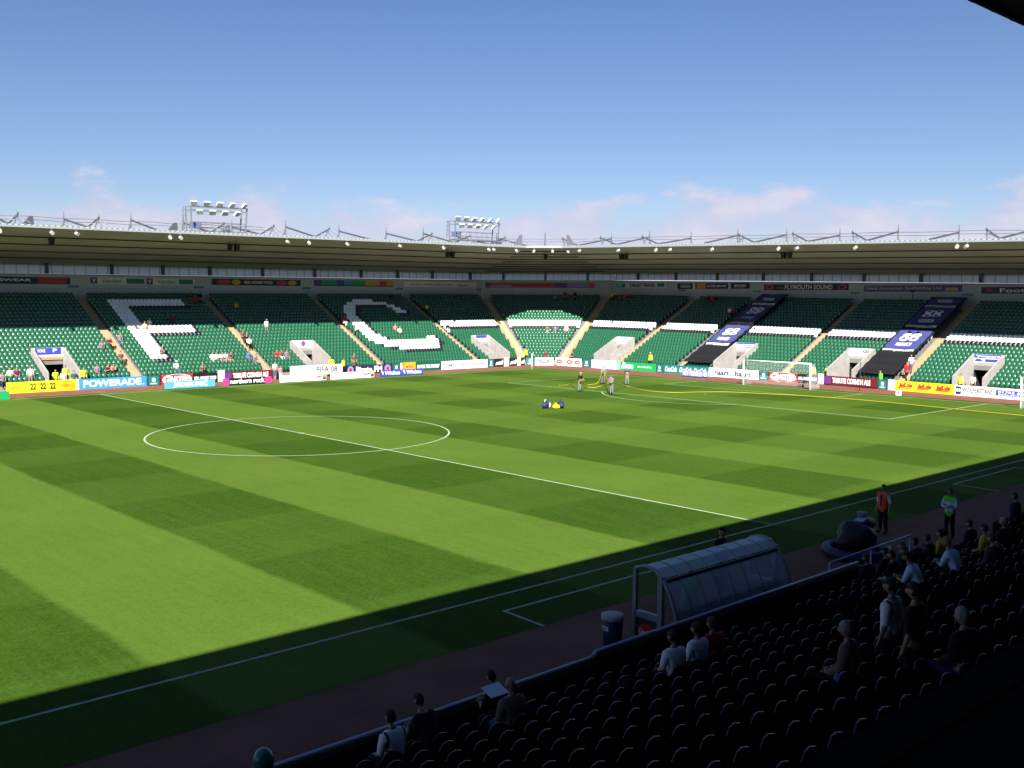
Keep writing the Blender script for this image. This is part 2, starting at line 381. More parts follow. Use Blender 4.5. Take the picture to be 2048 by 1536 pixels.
# masts, rakers and stays above the roof
galv = mat('galvanised_steel', (.20,.215,.24), .5, .5, .3)
tdark = mat('painted_truss', (.07,.075,.09), .5, .4)
def bar(m_, s, a, b_, w_, h_=None):
    """square bar between two (u,d,z) points in stand coordinates"""
    h_ = h_ or w_; P = Vector(W(s, *a)); Q = Vector(W(s, *b_)); dd = (Q-P).normalized()
    sd_ = dd.cross(Vector((0,0,1))); sd_ = sd_.normalized() if sd_.length > 1e-3 else Vector((1,0,0)); uu = sd_.cross(dd)
    sd_ *= w_/2; uu *= h_/2
    m_.hexa([P-sd_-uu, P+sd_-uu, Q+sd_-uu, Q-sd_-uu, P-sd_+uu, P+sd_+uu, Q+sd_+uu, Q-sd_+uu])
for s in 'LKR':
    for i, a in enumerate(COL[s]):
        if s == 'K' and a != 0: continue
        zz = 0 if s != 'K' else .2
        h = 16.95+.15*math.sin(i*2.3)-(.15 if s == 'R' else 0)
        t = MB(); bar(t, s, (a,10.6,13.2), (a,10.6,h+zz), .12); bar(t, s, (a,10.6,h+zz-.02), (a,10.6,h+.45), .06); bar(t, s, (a-.5,12.2,13.0), (a,10.6,h-.5), .1)
        mst = wpart('mast', t, galv, far)
        if s == 'K': continue
        t = MB(); bar(t, s, (a,10.5,h-.35), (a,4.2,15.35), .12, .17); wpart('raker', t, tdark, far)
        if i % 4 != 3:
            t = MB(); bar(t, s, (a,5.6,15.0), (a,1.2,16.1), .10, .13); wpart('prop_beam', t, tdark, far)
            t = MB()
            bar(t, s, (a,1.3,16.3), (a-.2,1.9,15.1), .07); bar(t, s, (a,1.8,16.1), (a+.3,1.2,15.1), .05); bar(t, s, (a,1.2,15.9), (a+.9,.9,15.3), .05); bar(t, s, (a-.5,2.2,15.6), (a+.6,1.4,15.6), .05)
            wpart('bracket', t, galv, far)
    a, c_ = urange(s, 8); a = max(a, -14) if s == 'L' else a; c_ = min(c_, 24)
    t = MB(); u = a
    for zc, dc in ((16.45,9.0), (16.0,7.0)):
        P = [W(s, a+(c_-a)*q/24, dc, zc+.05*math.sin(q*1.7)) for q in range(25)]; t.tube(P, .03, 4)
    wpart('stay_cable', t, galv, far)
for s, a, dd in (('K', -3.5, 2.2), ('K', 3.5, 2.2)):
    t = MB(); sg = 1 if a > 0 else -1
    t.hexa([W(s,a-.6,dd,15.0), W(s,a+.6,dd,15.0), W(s,a+.6,dd+.3,15.0), W(s,a-.6,dd+.3,15.0), W(s,a-.15-.5*sg,dd,16.6), W(s,a+.15-.5*sg,dd,16.6), W(s,a+.15-.5*sg,dd+.3,16.6), W(s,a-.15-.5*sg,dd+.3,16.6)])
    wpart('gusset_plate', t, tdark, far)
for s, a in (('L',-11),('L',-4),('L',9.7),('L',15.4),('L',53.4)):
    t = MB(); t.hexa([W(s,a+1.0,4.4,15.0), W(s,a+2.3,4.4,15.0), W(s,a+2.3,4.8,15.0), W(s,a+1.0,4.8,15.0), W(s,a+2.0,4.4,16.2), W(s,a+2.2,4.4,16.2), W(s,a+2.2,4.8,16.2), W(s,a+2.0,4.8,16.2)])
    wpart('gusset_plate', t, tdark, far)

# entrances (vomitories): side walls, head wall, dark tunnel
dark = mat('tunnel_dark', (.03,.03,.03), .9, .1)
brown = mat('entrance_lintel', (.45,.28,.12), .7)
for s in 'LR':
    for q, (a, c_) in enumerate(VOM[s]):
        db = DEP*VK; deep = (s, q) == ('L', 0)
        t = MB()
        for u in (a, c_-.16):
            sbox_pts = [(u,-.16,0), (u+.16,-.16,0), (u+.16,db,0), (u,db,0), (u,-.16,1.72), (u+.16,-.16,1.72), (u+.16,db,3.78), (u,db,3.78)]
            t = MB(); t.hexa([W(s,*z_) for z_ in sbox_pts]); wpart('entrance_side_wall', t, voml, far)
        t = MB(); sbox(t, s, a, c_, db, db+.18, 2.72 if deep else 2.62, 3.78); wpart('entrance_head_wall', t, voml, far)
        if deep:
            t = MB(); sbox(t, s, a+.17, c_-.17, db-.10, db-.003, 2.62, 2.86); wpart('lintel', t, brown, far)
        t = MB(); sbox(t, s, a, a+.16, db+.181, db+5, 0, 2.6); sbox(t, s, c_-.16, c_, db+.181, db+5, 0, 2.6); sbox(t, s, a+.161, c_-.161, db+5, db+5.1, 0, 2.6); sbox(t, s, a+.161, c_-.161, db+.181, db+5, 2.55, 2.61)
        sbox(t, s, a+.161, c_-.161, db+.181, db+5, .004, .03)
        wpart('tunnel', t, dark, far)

# ------------------------------------------------------------------ seats
gr_ = mat('green_seat', (.015,.108,.052), .25, .7); wh_ = mat('white_seat', (.90,.90,.90), .35, .5); bk_ = mat('black_seat', (.012,.013,.018), .35, .5); fr_ = mat('seat_frame', (.03,.03,.03), .6)
def seat_base():
    """tip-up seat, folded: curved pan standing against a curved back. faces -Y here"""
    m_ = MB(); nx, nzv = 4, 3
    hw = .19
    def P(i, j, off=0):
        x = -hw+2*hw*i/nx; q = i/nx*2-1; v = j/nzv
        z = .26+.44*v; y = .055+.075*q*q + .05*(v-.45)**2*4 - .02*v + off
        return (x, y, z)
    i0 = len(m_.v)
    for j in range(nzv+1):
        for i in range(nx+1): m_.v.append(P(i, j))
    for j in range(nzv):
        for i in range(nx):
            k = j*(nx+1)+i; m_.f.append((k, k+1, k+nx+2, k+nx+1)); m_.m.append(0); m_.sm.append(True)
    # back shell with rounded top
    i1 = len(m_.v); tops = [.80,.87,.89,.87,.80]
    for i in range(nx+1):
        x = (-hw-.01)+2*(hw+.01)*i/nx; q = i/nx*2-1
        for (z, y) in ((.42,.17+.03*q*q), (tops[i],.20+.04*q*q), (tops[i],.235+.04*q*q), (.42,.20+.03*q*q)): m_.v.append((x, y, z))
    for i in range(nx):
        k = i1+4*i
        for a in range(3): m_.f.append((k+a, k+4+a, k+5+a, k+1+a)); m_.m.append(0); m_.sm.append(a == 0)
    m_.cur = 1; m_.box(-.03, .12, 0, .03, .19, .42)
    return m_
def seat_field(places, cols, mats, name):
    b_ = seat_base(); V = np.array(b_.v); Fq = b_.f; nv = len(V); n_ = len(places); P = np.array(places)
    ca, sa = np.cos(P[:,3]), np.sin(P[:,3])
    X = V[None,:,0]*ca[:,None]-V[None,:,1]*sa[:,None]+P[:,0:1]; Y = V[None,:,0]*sa[:,None]+V[None,:,1]*ca[:,None]+P[:,1:2]; Z = V[None,:,2]+P[:,2:3]
    co = np.stack([X, Y, Z], -1).reshape(-1, 3)
    lt = np.array([len(f) for f in Fq]); flat = np.array([i for f in Fq for i in f])
    loops = (flat[None]+np.arange(n_)[:,None]*nv).ravel(); tot = np.tile(lt, n_); start = np.concatenate([[0], np.cumsum(tot)[:-1]])
    me = bpy.data.meshes.new(name); me.vertices.add(len(co)); me.vertices.foreach_set('co', co.ravel())
    me.loops.add(len(loops)); me.loops.foreach_set('vertex_index', loops.astype(np.int32))
    me.polygons.add(len(tot)); me.polygons.foreach_set('loop_start', start.astype(np.int32)); me.polygons.foreach_set('loop_total', tot.astype(np.int32))
    mi = np.array(b_.m); cc = np.array(cols); MI = np.where(mi[None] == 0, cc[:,None], len(mats)-1)
    me.polygons.foreach_set('material_index', MI.ravel().astype(np.int32)); me.polygons.foreach_set('use_smooth', np.tile(np.array(b_.sm), n_))
    for k in mats: me.materials.append(k)
    me.update(calc_edges=True); me.validate(); return me
PIT = .43
# white letter C, by row from the top (u ranges)
CR = {1:[(38.5,41.7)],2:[(37.6,43.5)],3:[(36.7,38.2),(43.1,44.4)],4:[(36.3,37.7),(43.5,44.9)],5:[(35.9,37.4),(43.6,45)],6:[(35.5,36.9)],7:[(35.3,37)],8:[(35.2,37.1)],9:[(35.2,37.05)],10:[(35.2,37.05)],11:[(35.2,37.1)],12:[(35.2,37.15)],13:[(35.3,37.2)],14:[(35.3,37.7),(43.9,45.3)],15:[(35.9,45.3)],16:[(36.4,44.6)],17:[(38.2,44.2)]}
def colour(s, k, u):
    r = 21-k
    if s == 'L' and 5.9 < u < 19.5 and 1 <= r <= 19:
        stem = 8.35 <= u <= 9.85
        if r in (1,2) and 8.35 <= u <= 16.2: return 1
        if r in (9,10) and 8.35 <= u <= 15.1: return 1
        if stem and r <= 17: return 1
        if r == 3 and 9.85 < u < 16.6: return 2
        if r == 11 and 9.85 < u < 15.6: return 2
        if r in (9,10) and 15.1 < u <= 15.6: return 2
        if 12 <= r <= 17 and 9.85 < u < 10.4: return 2
        if r == 18 and 8.8 < u < 10.4: return 2
        return 0
    if s == 'L' and 33.7 < u < 47.9 and 1 <= r <= 18:
        for a, c_ in CR.get(r, []):
            if a <= u <= c_: return 1
        for a, c_ in CR.get(r-1, []):
            if a+.4 <= u <= c_+.3: return 2
        for a, c_ in CR.get(r, []):
            if c_ < u <= c_+.4: return 2
        return 0
    if (s == 'L' and u > 48) or s in 'KR':
        if k in (11,12): return 1
        if k == 10: return 2
    return 0
BAN = [(-16.5,-12.75), (4.75,8.6)]              # banners in u on the right side
pl, cl = [], []
for s in 'LKR':
    o_, t_, n_ = SEG[s]; ang = math.atan2(n_.y, n_.x)-math.pi/2
    for k in range(NR):
        d = DEP*k+.18; a, c_ = urange(s, d); a = max(a, -15) if s == 'L' else a
        if s == 'K': a += .72; c_ -= .72
        elif s == 'L': c_ -= .72
        else: a += .72
        cnt = int((c_-a)/PIT); off = a+(c_-a-cnt*PIT)/2 if s == 'K' else (math.ceil(a/PIT)*PIT)
        for i in range(cnt+1):
            u = off+(i+.5)*PIT
            if u > c_-.2: continue
            if any(abs(u-x) < .80 for x in AISLE[s]): continue
            if k < VK and any(x-.22 < u < y+.22 for x, y in VOM[s]): continue
            q = W(s, u, d, tread(k)); pl.append((q[0], q[1], q[2], ang+random.uniform(-.02,.02))); cl.append(colour(s, k, u))
me = seat_field(pl, cl, [gr_, wh_, bk_, fr_], 'stadium_seats')
so_ = bpy.data.objects.new('far_seats', me); C.objects.link(so_)
tag(so_, 'rows of empty green seats with white seats spelling F and C in the far stand', 'seats', kind='stuff')

# ------------------------------------------------------------------ lettering and boards
ORD = 'first second third fourth fifth sixth seventh eighth ninth tenth eleventh twelfth thirteenth fourteenth fifteenth sixteenth seventeenth eighteenth nineteenth twentieth twenty-first twenty-second twenty-third twenty-fourth twenty-fifth twenty-sixth twenty-seventh twenty-eighth'.split()
TXT = {}
def text_mesh(body, bold=.0):
    key = (body, bold)
    if key in TXT: return TXT[key]
    cu = bpy.data.curves.new('t', 'FONT'); cu.body = body; cu.extrude = .012; cu.offset = bold; cu.resolution_u = 3
    o = bpy.data.objects.new('t', cu); C.objects.link(o); bpy.context.view_layer.update()
    me_ = bpy.data.meshes.new_from_object(o.evaluated_get(bpy.context.evaluated_depsgraph_get())); C.objects.unlink(o); bpy.data.objects.remove(o)
    v = np.array([x.co[:] for x in me_.vertices]); lo, hi = v.min(0), v.max(0)
    TXT[key] = ([tuple(((x-lo)/np.maximum(hi-lo, 1e-6))) for x in v], [tuple(p.vertices) for p in me_.polygons]); return TXT[key]
PAL = {'white':(.82,.82,.82),'yellow':(.85,.80,.02),'navy':(.015,.022,.09),'black':(.012,.012,.014),'red':(.60,.03,.04),'blue':(.05,.30,.62),'royal':(.05,.07,.42),'teal':(.01,.20,.19),'green':(.01,.36,.10),'crest':(.025,.09,.09),'maroon':(.16,.012,.02),'orange':(.85,.33,.03),'pink':(.75,.05,.28),'sky':(.10,.42,.66),'grey':(.09,.10,.11),'purple':(.13,.04,.25),'lilac':(.30,.28,.62),'gold':(.70,.42,.04),'cream':(.70,.66,.55),'dgreen':(.01,.10,.05),'mint':(.25,.55,.45),'redprint':(.62,.05,.05)}
def pm(c, r=.45): return mat('board_'+c, PAL[c], r, .4, noise=.04, nscale=.8)
BN = {}
def board(s, ua, ub, d, z0, z1, base, items, label, cat='advertising board', name='advertising_board', group=None, legs=True, scale=True, tilt=0):
    o_, t_, n_ = SEG[s]
    sl = (lambda u: d-.055*max(0, u+4)) if (s == 'R' and name == 'advertising_board') else (lambda u: d)
    A = Vector(W(s, ua, sl(ua), 0)); B = Vector(W(s, ub, sl(ub), 0)); T = (B-A); Lg = T.length; T.normalize(); Fc = T.cross(Vector((0,0,1)))
    k = zs(A.x, A.y)*.5+zs(B.x, B.y)*.5 if scale else 1; z0 *= k; z1 *= k
    root = thing(name, label, cat, (A.x, A.y, 0), 0, group); H = z1-z0
    def Pt(x, y, o): return A+T*(x*Lg)+Vector((0,0,z0+H*y))+Fc*o
    t = MB(); t.hexa([Pt(0,0,.0), Pt(1,0,.0), Pt(1,0,-.05), Pt(0,0,-.05), Pt(0,1,.0), Pt(1,1,.0), Pt(1,1,-.05), Pt(0,1,-.05)])
    wpart('panel', t, pm(base), root)
    if legs:
        for x in (.08,.92):
            t = MB(); bs = Pt(x,0,-.5); bs.z = 0
            t.tube([Pt(x,.8,-.06), bs], .025, 4); wpart('leg', t, fr_, root)
    o = .004
    for it in items:
        kd, c_ = it[0], it[1]
        if kd == 'rect':
            x0, x1, y0, y1 = it[2:6]; o += .004; t = MB(); t.hexa([Pt(x0,y0,o), Pt(x1,y0,o), Pt(x1,y0,.001), Pt(x0,y0,.001), Pt(x0,y1,o), Pt(x1,y1,o), Pt(x1,y1,.001), Pt(x0,y1,.001)]); wpart('printed_panel', t, pm(c_), root)
        elif kd == 'oval':
            x0, x1, y0, y1 = it[2:6]; o += .004; t = MB(); t.face(*[Pt((x0+x1)/2+(x1-x0)/2*math.cos(a*math.pi/12), (y0+y1)/2+(y1-y0)/2*math.sin(a*math.pi/12), o) for a in range(24)]); wpart('emblem', t, pm(c_), root)
        elif kd == 'ring':
            x0, x1, y0, y1, th = it[2:7]; o += .004; t = MB(); q = []
            for a in range(25):
                q.append(((x0+x1)/2+(x1-x0)/2*math.cos(a*math.pi/12), (y0+y1)/2+(y1-y0)/2*math.sin(a*math.pi/12), (x0+x1)/2+(x1-x0)/2*th*math.cos(a*math.pi/12), (y0+y1)/2+(y1-y0)/2*th*math.sin(a*math.pi/12)))
            for a in range(24): t.face(Pt(q[a][2],q[a][3],o), Pt(q[a][0],q[a][1],o), Pt(q[a+1][0],q[a+1][1],o), Pt(q[a+1][2],q[a+1][3],o))
            wpart('emblem', t, pm(c_), root)
        elif kd == 'poly':
            o += .004; t = MB(); t.face(*[Pt(x, y, o) for x, y in it[2]]); wpart('emblem', t, pm(c_), root)
        else:
            body, x0, x1, y0, y1 = it[2:7]; bold = it[7] if len(it) > 7 else .015; V_, F_ = text_mesh(body, bold); o += .002
            t = MB(); sh = it[8] if len(it) > 8 else 0
            t.v = [tuple(Pt(x0+(x1-x0)*(v[0]+sh*v[1]), y0+(y1-y0)*v[1], o+.008*v[2])) for v in V_]; t.f = list(F_); t.m = [0]*len(F_); t.sm = [False]*len(F_)
            wpart('lettering', t, pm(c_), root); o += .008
    return root
Tx = lambda c, body, x0, x1, y0=.2, y1=.8, *a: ('text', c, body, x0, x1, y0, y1, *a)
Rc = lambda c, x0, x1, y0=0, y1=1: ('rect', c, x0, x1, y0, y1)
Ov = lambda c, x0, x1, y0=.1, y1=.9: ('oval', c, x0, x1, y0, y1)
Rg = lambda c, x0, x1, y0, y1, th=.8: ('ring', c, x0, x1, y0, y1, th)
crest = [Rc('teal',.16,.84,.08,.92), Ov('white',.36,.64,.38,.78), Tx('white','PAFC',.24,.76,.14,.28)]
gins = [Rg('white',.03,.97,-.05,1.05,.93), Tx('white','G',.06,.26,.1,.92,.05), Tx('white','INSTERS',.27,.92,.14,.84,.04)]
rhf = [Tx('white','REAL HONEST FOOD',.06,.94,.34,.68,.03)]
trib = [Rc('purple',0,.13,.1,.9), Tx('white','TRIBUTE CORNISH ALE',.16,.88,.2,.82,.03)]
cat_ = lambda c: ('poly', c, [(.12,.2),(.45,.28),(.7,.22),(.86,.3),(.92,.62),(.84,.86),(.76,.66),(.5,.6),(.2,.55)])
D = -.42
swoosh = lambda x0, x1: [Rg('orange', x0+(x1-x0)*.25, x1, .12, .9, .86), Tx('orange','TAXIFAST',x0,x1-.02,.34,.66,.02)]
board('L',-5.96,-.08,D,0,1.0,'yellow',[*swoosh(.03,.25), Tx('black','22',.33,.41,.26,.82,.02), Tx('black','22',.47,.55,.26,.82,.02), Tx('black','22',.61,.69,.26,.82,.02), *swoosh(.76,.97)],'bright yellow board with three black 22 numerals below the left entrance')
board('L',-.06,6.38,D,0,1.0,'blue',[Rc('white',0,.03), Tx('white','POWERADE',.09,.92,.2,.84,.03), Ov('white',.945,.96,.2,.32)],'light blue board reading POWERADE in white capitals')
board('L',6.42,7.7,D,0,1.0,'crest',crest,'small dark teal crest panel between the POWERADE and left GINSTERS boards',group='club crest panels')
board('L',7.81,10.95,D,0,1.0,'red',gins,'red GINSTERS board above the SILVERLINE board')
board('L',10.98,13.56,D,0,1.0,'black',rhf,'black REAL HONEST FOOD board beside the left GINSTERS board')
board('L',13.6,14.28,D,.05,1.2,'white',[],'plain white square panel left of the left TRIBUTE CORNISH ALE board')
board('L',14.33,19.79,D,.1,1.0,'maroon',trib,'maroon TRIBUTE CORNISH ALE board above the northern rock board')
board('L',21.7,28.1,D,.22,1.26,'white',[Rg('grey',.29,.44,.05,.95,.9), Tx('grey','EA',.33,.40,.38,.62), Tx('grey','FIFA 08',.49,.9,.22,.85,.025)],'white FIFA 08 board below the second entrance')
board('L',28.5,34.7,D,0,1.0,'navy',[Ov('lilac',.04,.17,.1,.95), Ov('red',.07,.14,.3,.75), Tx('white','Pirate FM',.22,.78,.16,.86,.04), Ov('lilac',.83,.97,.1,.95), Ov('red',.87,.94,.3,.75)],'navy Pirate FM board with a round badge at each end')
board('L',34.78,35.85,D,0,1.0,'crest',crest,'small dark teal crest panel right of the Pirate FM board',group='club crest panels')
board('L',35.9,36.15,D,0,1.05,'white',[],'narrow white end panel left of the orange panel')
board('L',36.32,38.05,D,.05,1.1,'orange',[Rc('gold',.1,.9,.12,.88), Tx('red','METRO',.2,.8,.35,.62)],'square orange and gold panel on the far hoardings')
board('L',38.11,41.72,D,0,1.0,'dgreen',[Tx('white','IN FOR THE MONEY',.05,.95,.3,.72,.035)],'dark green board with white capitals right of the orange panel')
board('L',41.87,49.05,D,0,1.0,'white',[Tx('grey','MICHAEL SPIERS',.14,.96,.32,.66,.02)],'long white MICHAEL SPIERS board with thin grey capitals')
board('L',49.15,50.1,D,0,1.0,'crest',crest,'small dark teal crest panel right of the MICHAEL SPIERS board',group='club crest panels')
board('L',50.15,51.75,D,0,1.0,'black',[cat_('white')],'black leaping cat board nearest the MICHAEL SPIERS board')
board('L',51.8,52.6,D,0,1.08,'white',[Tx('red','S',.35,.6,.3,.7)],'white panel between the first and second leaping cat boards')
board('L',52.65,54.0,D,0,1.0,'black',[cat_('white')],'middle one of the three black leaping cat boards')
board('L',54.05,54.6,D,0,1.08,'white',[Tx('red','S',.35,.6,.3,.7)],'white panel between the second and third leaping cat boards')
board('L',54.65,55.3,D,0,1.0,'black',[cat_('white')],'black leaping cat board nearest the corner flag')
board('K',-2.2,-1.05,D-.05,0,1.0,'crest',crest,'small dark teal crest panel right behind the corner flag',group='club crest panels')
board('K',-1.0,1.3,D-.05,0,1.0,'white',[Ov('redprint',.2,.8,.25,.78), Ov('white',.3,.7,.42,.6)],'short white board with one red oval in the corner')
rov = []
for x in (.06,.44,.74): rov += [Ov('redprint',x,x+.22,.25,.78), Ov('white',x+.05,x+.17,.44,.58)]
board('R',-36.6,-32.0,D-.1,0,1.0,'white',rov,'white board with three red ovals right of the corner')
board('R',-31.9,-30.5,D,0,1.0,'crest',crest,'small dark teal crest panel right of the red oval boards',group='club crest panels')
board('R',-30.4,-26.3,D,0,1.0,'white',[],'blank white board below the entrance nearest the corner on the right')
board('R',-26.25,-20.2,D,0,1.0,'green',[Rc('mint',0,.1), Tx('white','Extra',.12,.42,.2,.9,.04,.15), Tx('white','GET A LITTLE EXTRA',.54,.9,.42,.6)],'bright green Extra board below a steward in the right stand')
board('R',-20.15,-19.15,D,0,1.0,'crest',crest,'small dark teal crest panel between the Extra and Coca-Cola boards',group='club crest panels')
coke = []
for x in (.03,.36,.68): coke += [Tx('white','Coca',x,x+.13,.22,.82,.035,.2), Tx('white','Cola',x+.13,x+.27,.22,.82,.035,.2)]
board('R',-19.1,-12.75,D,0,1.0,'teal',coke,'teal Coca-Cola board with the name three times')
board('R',-12.7,-6.3,D,0,1.0,'white',[Tx('navy','haart',.12,.42,.2,.8,.03), Tx('navy','haart',.54,.86,.2,.8,.03)],'white haart haart board behind the left goalpost')
board('R',-6.25,-5.05,D,0,1.0,'crest',crest,'small dark teal crest panel between the haart and right GINSTERS boards',group='club crest panels')
board('R',-4.95,-1.6,D,0,1.0,'red',gins,'red GINSTERS board inside the goal frame')
board('R',-1.55,.85,D,0,1.0,'black',rhf,'black REAL HONEST FOOD board behind the right goalpost')
board('R',.9,1.5,D,.05,1.15,'white',[],'plain white square panel right of the goal')
board('R',1.59,7.35,D,.1,1.0,'maroon',trib,'maroon TRIBUTE CORNISH ALE board right of the goal')
board('R',7.4,8.45,D,0,1.0,'crest',crest,'small dark teal crest panel right of the right TRIBUTE CORNISH ALE board',group='club crest panels')
board('R',8.5,9.2,D,.0,1.05,'white',[],'plain white square panel left of the yellow board with red script')
js = []
for x in (.05,.38,.70): js += [Tx('red','Jail.de',x,x+.24,.26,.84,.05,.1), Rc('red',x+.02,x+.22,.28,.34)]
board('R',9.22,14.85,D,0,1.0,'yellow',js,'yellow board with red script repeated three times')
board('R',14.94,18.47,D,0,1.0,'white',[Rc('navy',.03,.17,.12,.88), Ov('white',.045,.095,.35,.7), Ov('white',.105,.155,.35,.7), Tx('grey','WOLFERSTANS',.2,.97,.35,.8,.015)],'white WOLFERSTANS board with a navy emblem')
board('R',18.5,22.5,D,0,1.0,'white',[Rc('royal',.03,.97,.25,.8), Tx('white','01752 663295',.08,.9,.5,.72), Tx('white','SOLICITORS',.08,.9,.3,.44)],'white board with a blue printed strip at the right edge')
# boards on the track in front
fb = lambda a, b_, y0, *r, **k: board('L', a, b_, y0-39.3-.5, .03, .70, *r, scale=False, **k)
fb(-13,-7.3,33.9,'green',[Rc('white',.0,.78), Tx('red','SPORTS CUP',.1,.5,.3,.8), Tx('green','m',.56,.74,.3,.8)],'white and green board on the track at the left edge')
fb(6.2,11.1,34.9,'sky',[Tx('white','SILVERLINE',.24,.76,.22,.8,.03), Tx('white','C',.77,.84,.15,.9,.05), Tx('white','J',.16,.22,.1,.85,.05)],'sky blue SILVERLINE board on the track')
fb(11.9,17.0,34.9,'black',[Rc('pink',.0,.12), Rc('pink',.87,1), Tx('white','northern rock',.14,.86,.2,.88,.03)],'black northern rock board with pink end squares on the track')
for i, (a, b_) in enumerate(((17.9,23.2),(23.75,29.1))):
    fb(a,b_,34.8,'white',[Tx('grey','footballpools.com',.05,.66,.28,.72,.01), ('poly','red',[(.70,.5),(.78,.42),(.9,.55),(.88,.75),(.8,.62)]), Rc('royal',.92,.99,.1,.5), Rc('gold',.9,.99,.55,.95)],['white footballpools.com board nearer the northern rock board','white footballpools.com board nearer the Wickes boards'][i])
for i, (a, b_) in enumerate(((29.9,32.7),(32.75,35.6))):
    fb(a,b_,34.8,'royal',[('poly','white',[(.04,.85),(.12,.85),(.16,.35),(.12,.3)]), Tx('white','Wickes',.2,.92,.22,.85,.03)],['left one of the two royal blue Wickes boards','right one of the two royal blue Wickes boards'][i])
board('R',-14.2,-10.7,-3.2,.05,.75,'lilac',[Rc('royal',0,1,0,.15), Tx('white','FOOTBALL',.3,.75,.5,.8), Tx('white','LEAGUE',.35,.75,.15,.4), Ov('white',.06,.24,.2,.85), Ov('white',.82,.95,.2,.85)],'low lilac and blue board standing on the track behind the far right of the pitch',scale=False)
# banners along the back wall
BW = BD-.012
def wb(s, a, b_, base, items, label): return board(s, a, b_, BW, 9.98, 10.72, base, items, label, cat='banner', name='wall_banner', legs=False)
wb('L',-14,5.4,'navy',[Tx('white','MAYJEANSWEAR',.44,.80,.25,.75,.02), Rc('red',.83,.98,.08,.92)],'navy JEANSWEAR banner with a red end on the back wall at far left')
wb('L',7.5,19.2,'cream',[Rc('purple',.0,.06,.05,.95), Tx('white','V',.015,.045,.2,.8), Tx('teal','Vanden',.1,.28,.15,.85,.0), Rc('teal',.33,.5,.12,.88), Rc('purple',.52,.58,.05,.95), Tx('white','V',.535,.565,.2,.8), Tx('teal','Vanden',.62,.8,.15,.85,.0), Rc('teal',.84,.98,.12,.88)],'pale banner with purple V squares and teal name printed twice on the back wall')
wb('L',21.3,33.0,'black',[Ov('redprint',.05,.2), Tx('pink','GINSTERS',.08,.18,.35,.65), Ov('gold',.21,.31), Tx('white','REAL HONEST FOOD',.35,.67,.28,.72), Ov('redprint',.71,.84), Ov('gold',.85,.95)],'black banner with red and gold ovals above the aisle right of the letter F')
cc_ = ['purple','green','green','royal','blue','green','green','gold','gold','redprint','orange']
wb('L',34.9,47.0,'black',[Rc(c_,i/11,(i+1)/11,.16,1) for i, c_ in enumerate(cc_)],'rainbow coloured banner on the back wall above the letter C')
wb('L',48.8,61.5,'cream',[Tx('navy','Kelly',.06,.2,.2,.6,0,.2), Tx('navy','creative design and print',.27,.66,.25,.7,0), Tx('navy','Stones',.72,.86,.2,.6,0,.2)],'pale banner with slanted blue writing on the back wall left of the corner')
wb('K',-8.6,7.0,'redprint',[Rc('purple',0,.06), Rc('purple',.64,.75), Rc('lilac',.75,.95,.1,.9), Rc('lilac',.04,.24,.1,.5), Tx('maroon','SERVICES PLYMOUTH',.26,.6,.3,.7)],'red and purple banner on the back wall behind the corner block')
wb('R',-41.6,-32.6,'cream',[Rc('mint',.0,.2,.1,.9), Rc('green',.13,.2,.2,.9), Tx('navy','TARGET TRAVEL',.28,.8,.18,.9,.04), Rc('green',.84,.98,.2,.9)],'pale TARGET TRAVEL banner with green ends on the back wall')
wb('R',-30.6,-19.2,'cream',[Rc('navy',0,.22,.0,1), Tx('cream','BARDEN',.05,.19,.25,.75), Rc('navy',.26,.72,0,1), Rc('orange',.28,.41,.05,.95), Tx('white','IN FOR MONEY',.43,.7,.3,.7), Rc('navy',.75,1,0,1), Tx('cream','BARDEN',.8,.95,.25,.75)],'dark panels with an orange one on the back wall left of the PLYMOUTH SOUND banner')
wb('R',-17.1,-5.7,'black',[Rg('pink',.02,.12,.1,.9,.6), Tx('white','PLYMOUTH SOUND',.26,.82,.12,.88,.02), Rg('pink',.88,.98,.1,.9,.6), Rc('grey',.16,.25,.2,.6)],'black PLYMOUTH SOUND banner on the back wall')
wb('R',-3.8,7.4,'royal',[Tx('yellow','Neal Stoneman Scaffolding Ltd',.03,.8,.2,.8,.01), Rc('gold',.84,.96,.1,.6)],'blue Neal Stoneman Scaffolding Ltd banner with yellow writing')
wb('R',9.4,22,'navy',[Rc('red',.04,.09,.3,.7), Tx('white','Foot An',.15,.5,.2,.8)],'navy Foot An banner on the back wall at the right edge')
for s, a in (('L',5.9),('L',19.9),('L',34.0),('L',48.2),('L',62.3),('R',-43.0),('R',-29.6),('R',-17.9),('R',-4.7),('R',8.2)):
    board(s, a-.75, a+.35, BD-.014, 9.6, 9.84, 'teal', [Tx('mint','EXIT',.2,.8,.25,.75)], 'small green exit sign under the banners on the back wall', 'exit sign', 'exit_sign', 'exit signs above the aisles', legs=False)
# entrance banners
def vb(s, q, items, label, base='white'):
    a, c_ = VOM[s][q]; board(s, a+.18, c_-.18, DEP*VK-.012, 2.95, 3.76, base, items, label, 'banner', 'entrance_banner', legs=False)
vb('L',0,[Rc('royal',.05,.95,.2,1), Tx('white','YOKE',.12,.4,.5,.85), Tx('white','P',.66,.8,.5,.9), Ov('green',.02,.16,.1,.45)],'blue and white banner over the leftmost entrance')
vb('L',1,[Ov('royal',.45,.68,.2,.95), Ov('redprint',.5,.63,.35,.8)],'white panel with a round badge over the second entrance')
vb('L',2,[Rc('royal',.2,.95,.55,1), Tx('royal','Vospers',.1,.6,.25,.5)],'white and blue banner over the entrance left of the corner')
vb('R',0,[],'plain pale panel over the entrance right of the corner')
vb('R',1,[Rc('royal',.0,1,.82,1), Tx('royal','Vospers',.1,.9,.5,.8), ('poly','royal',[(.35,.35),(.6,.2),(.9,.42),(.6,.4)])],'blue and white banner over the entrance left of the goal')
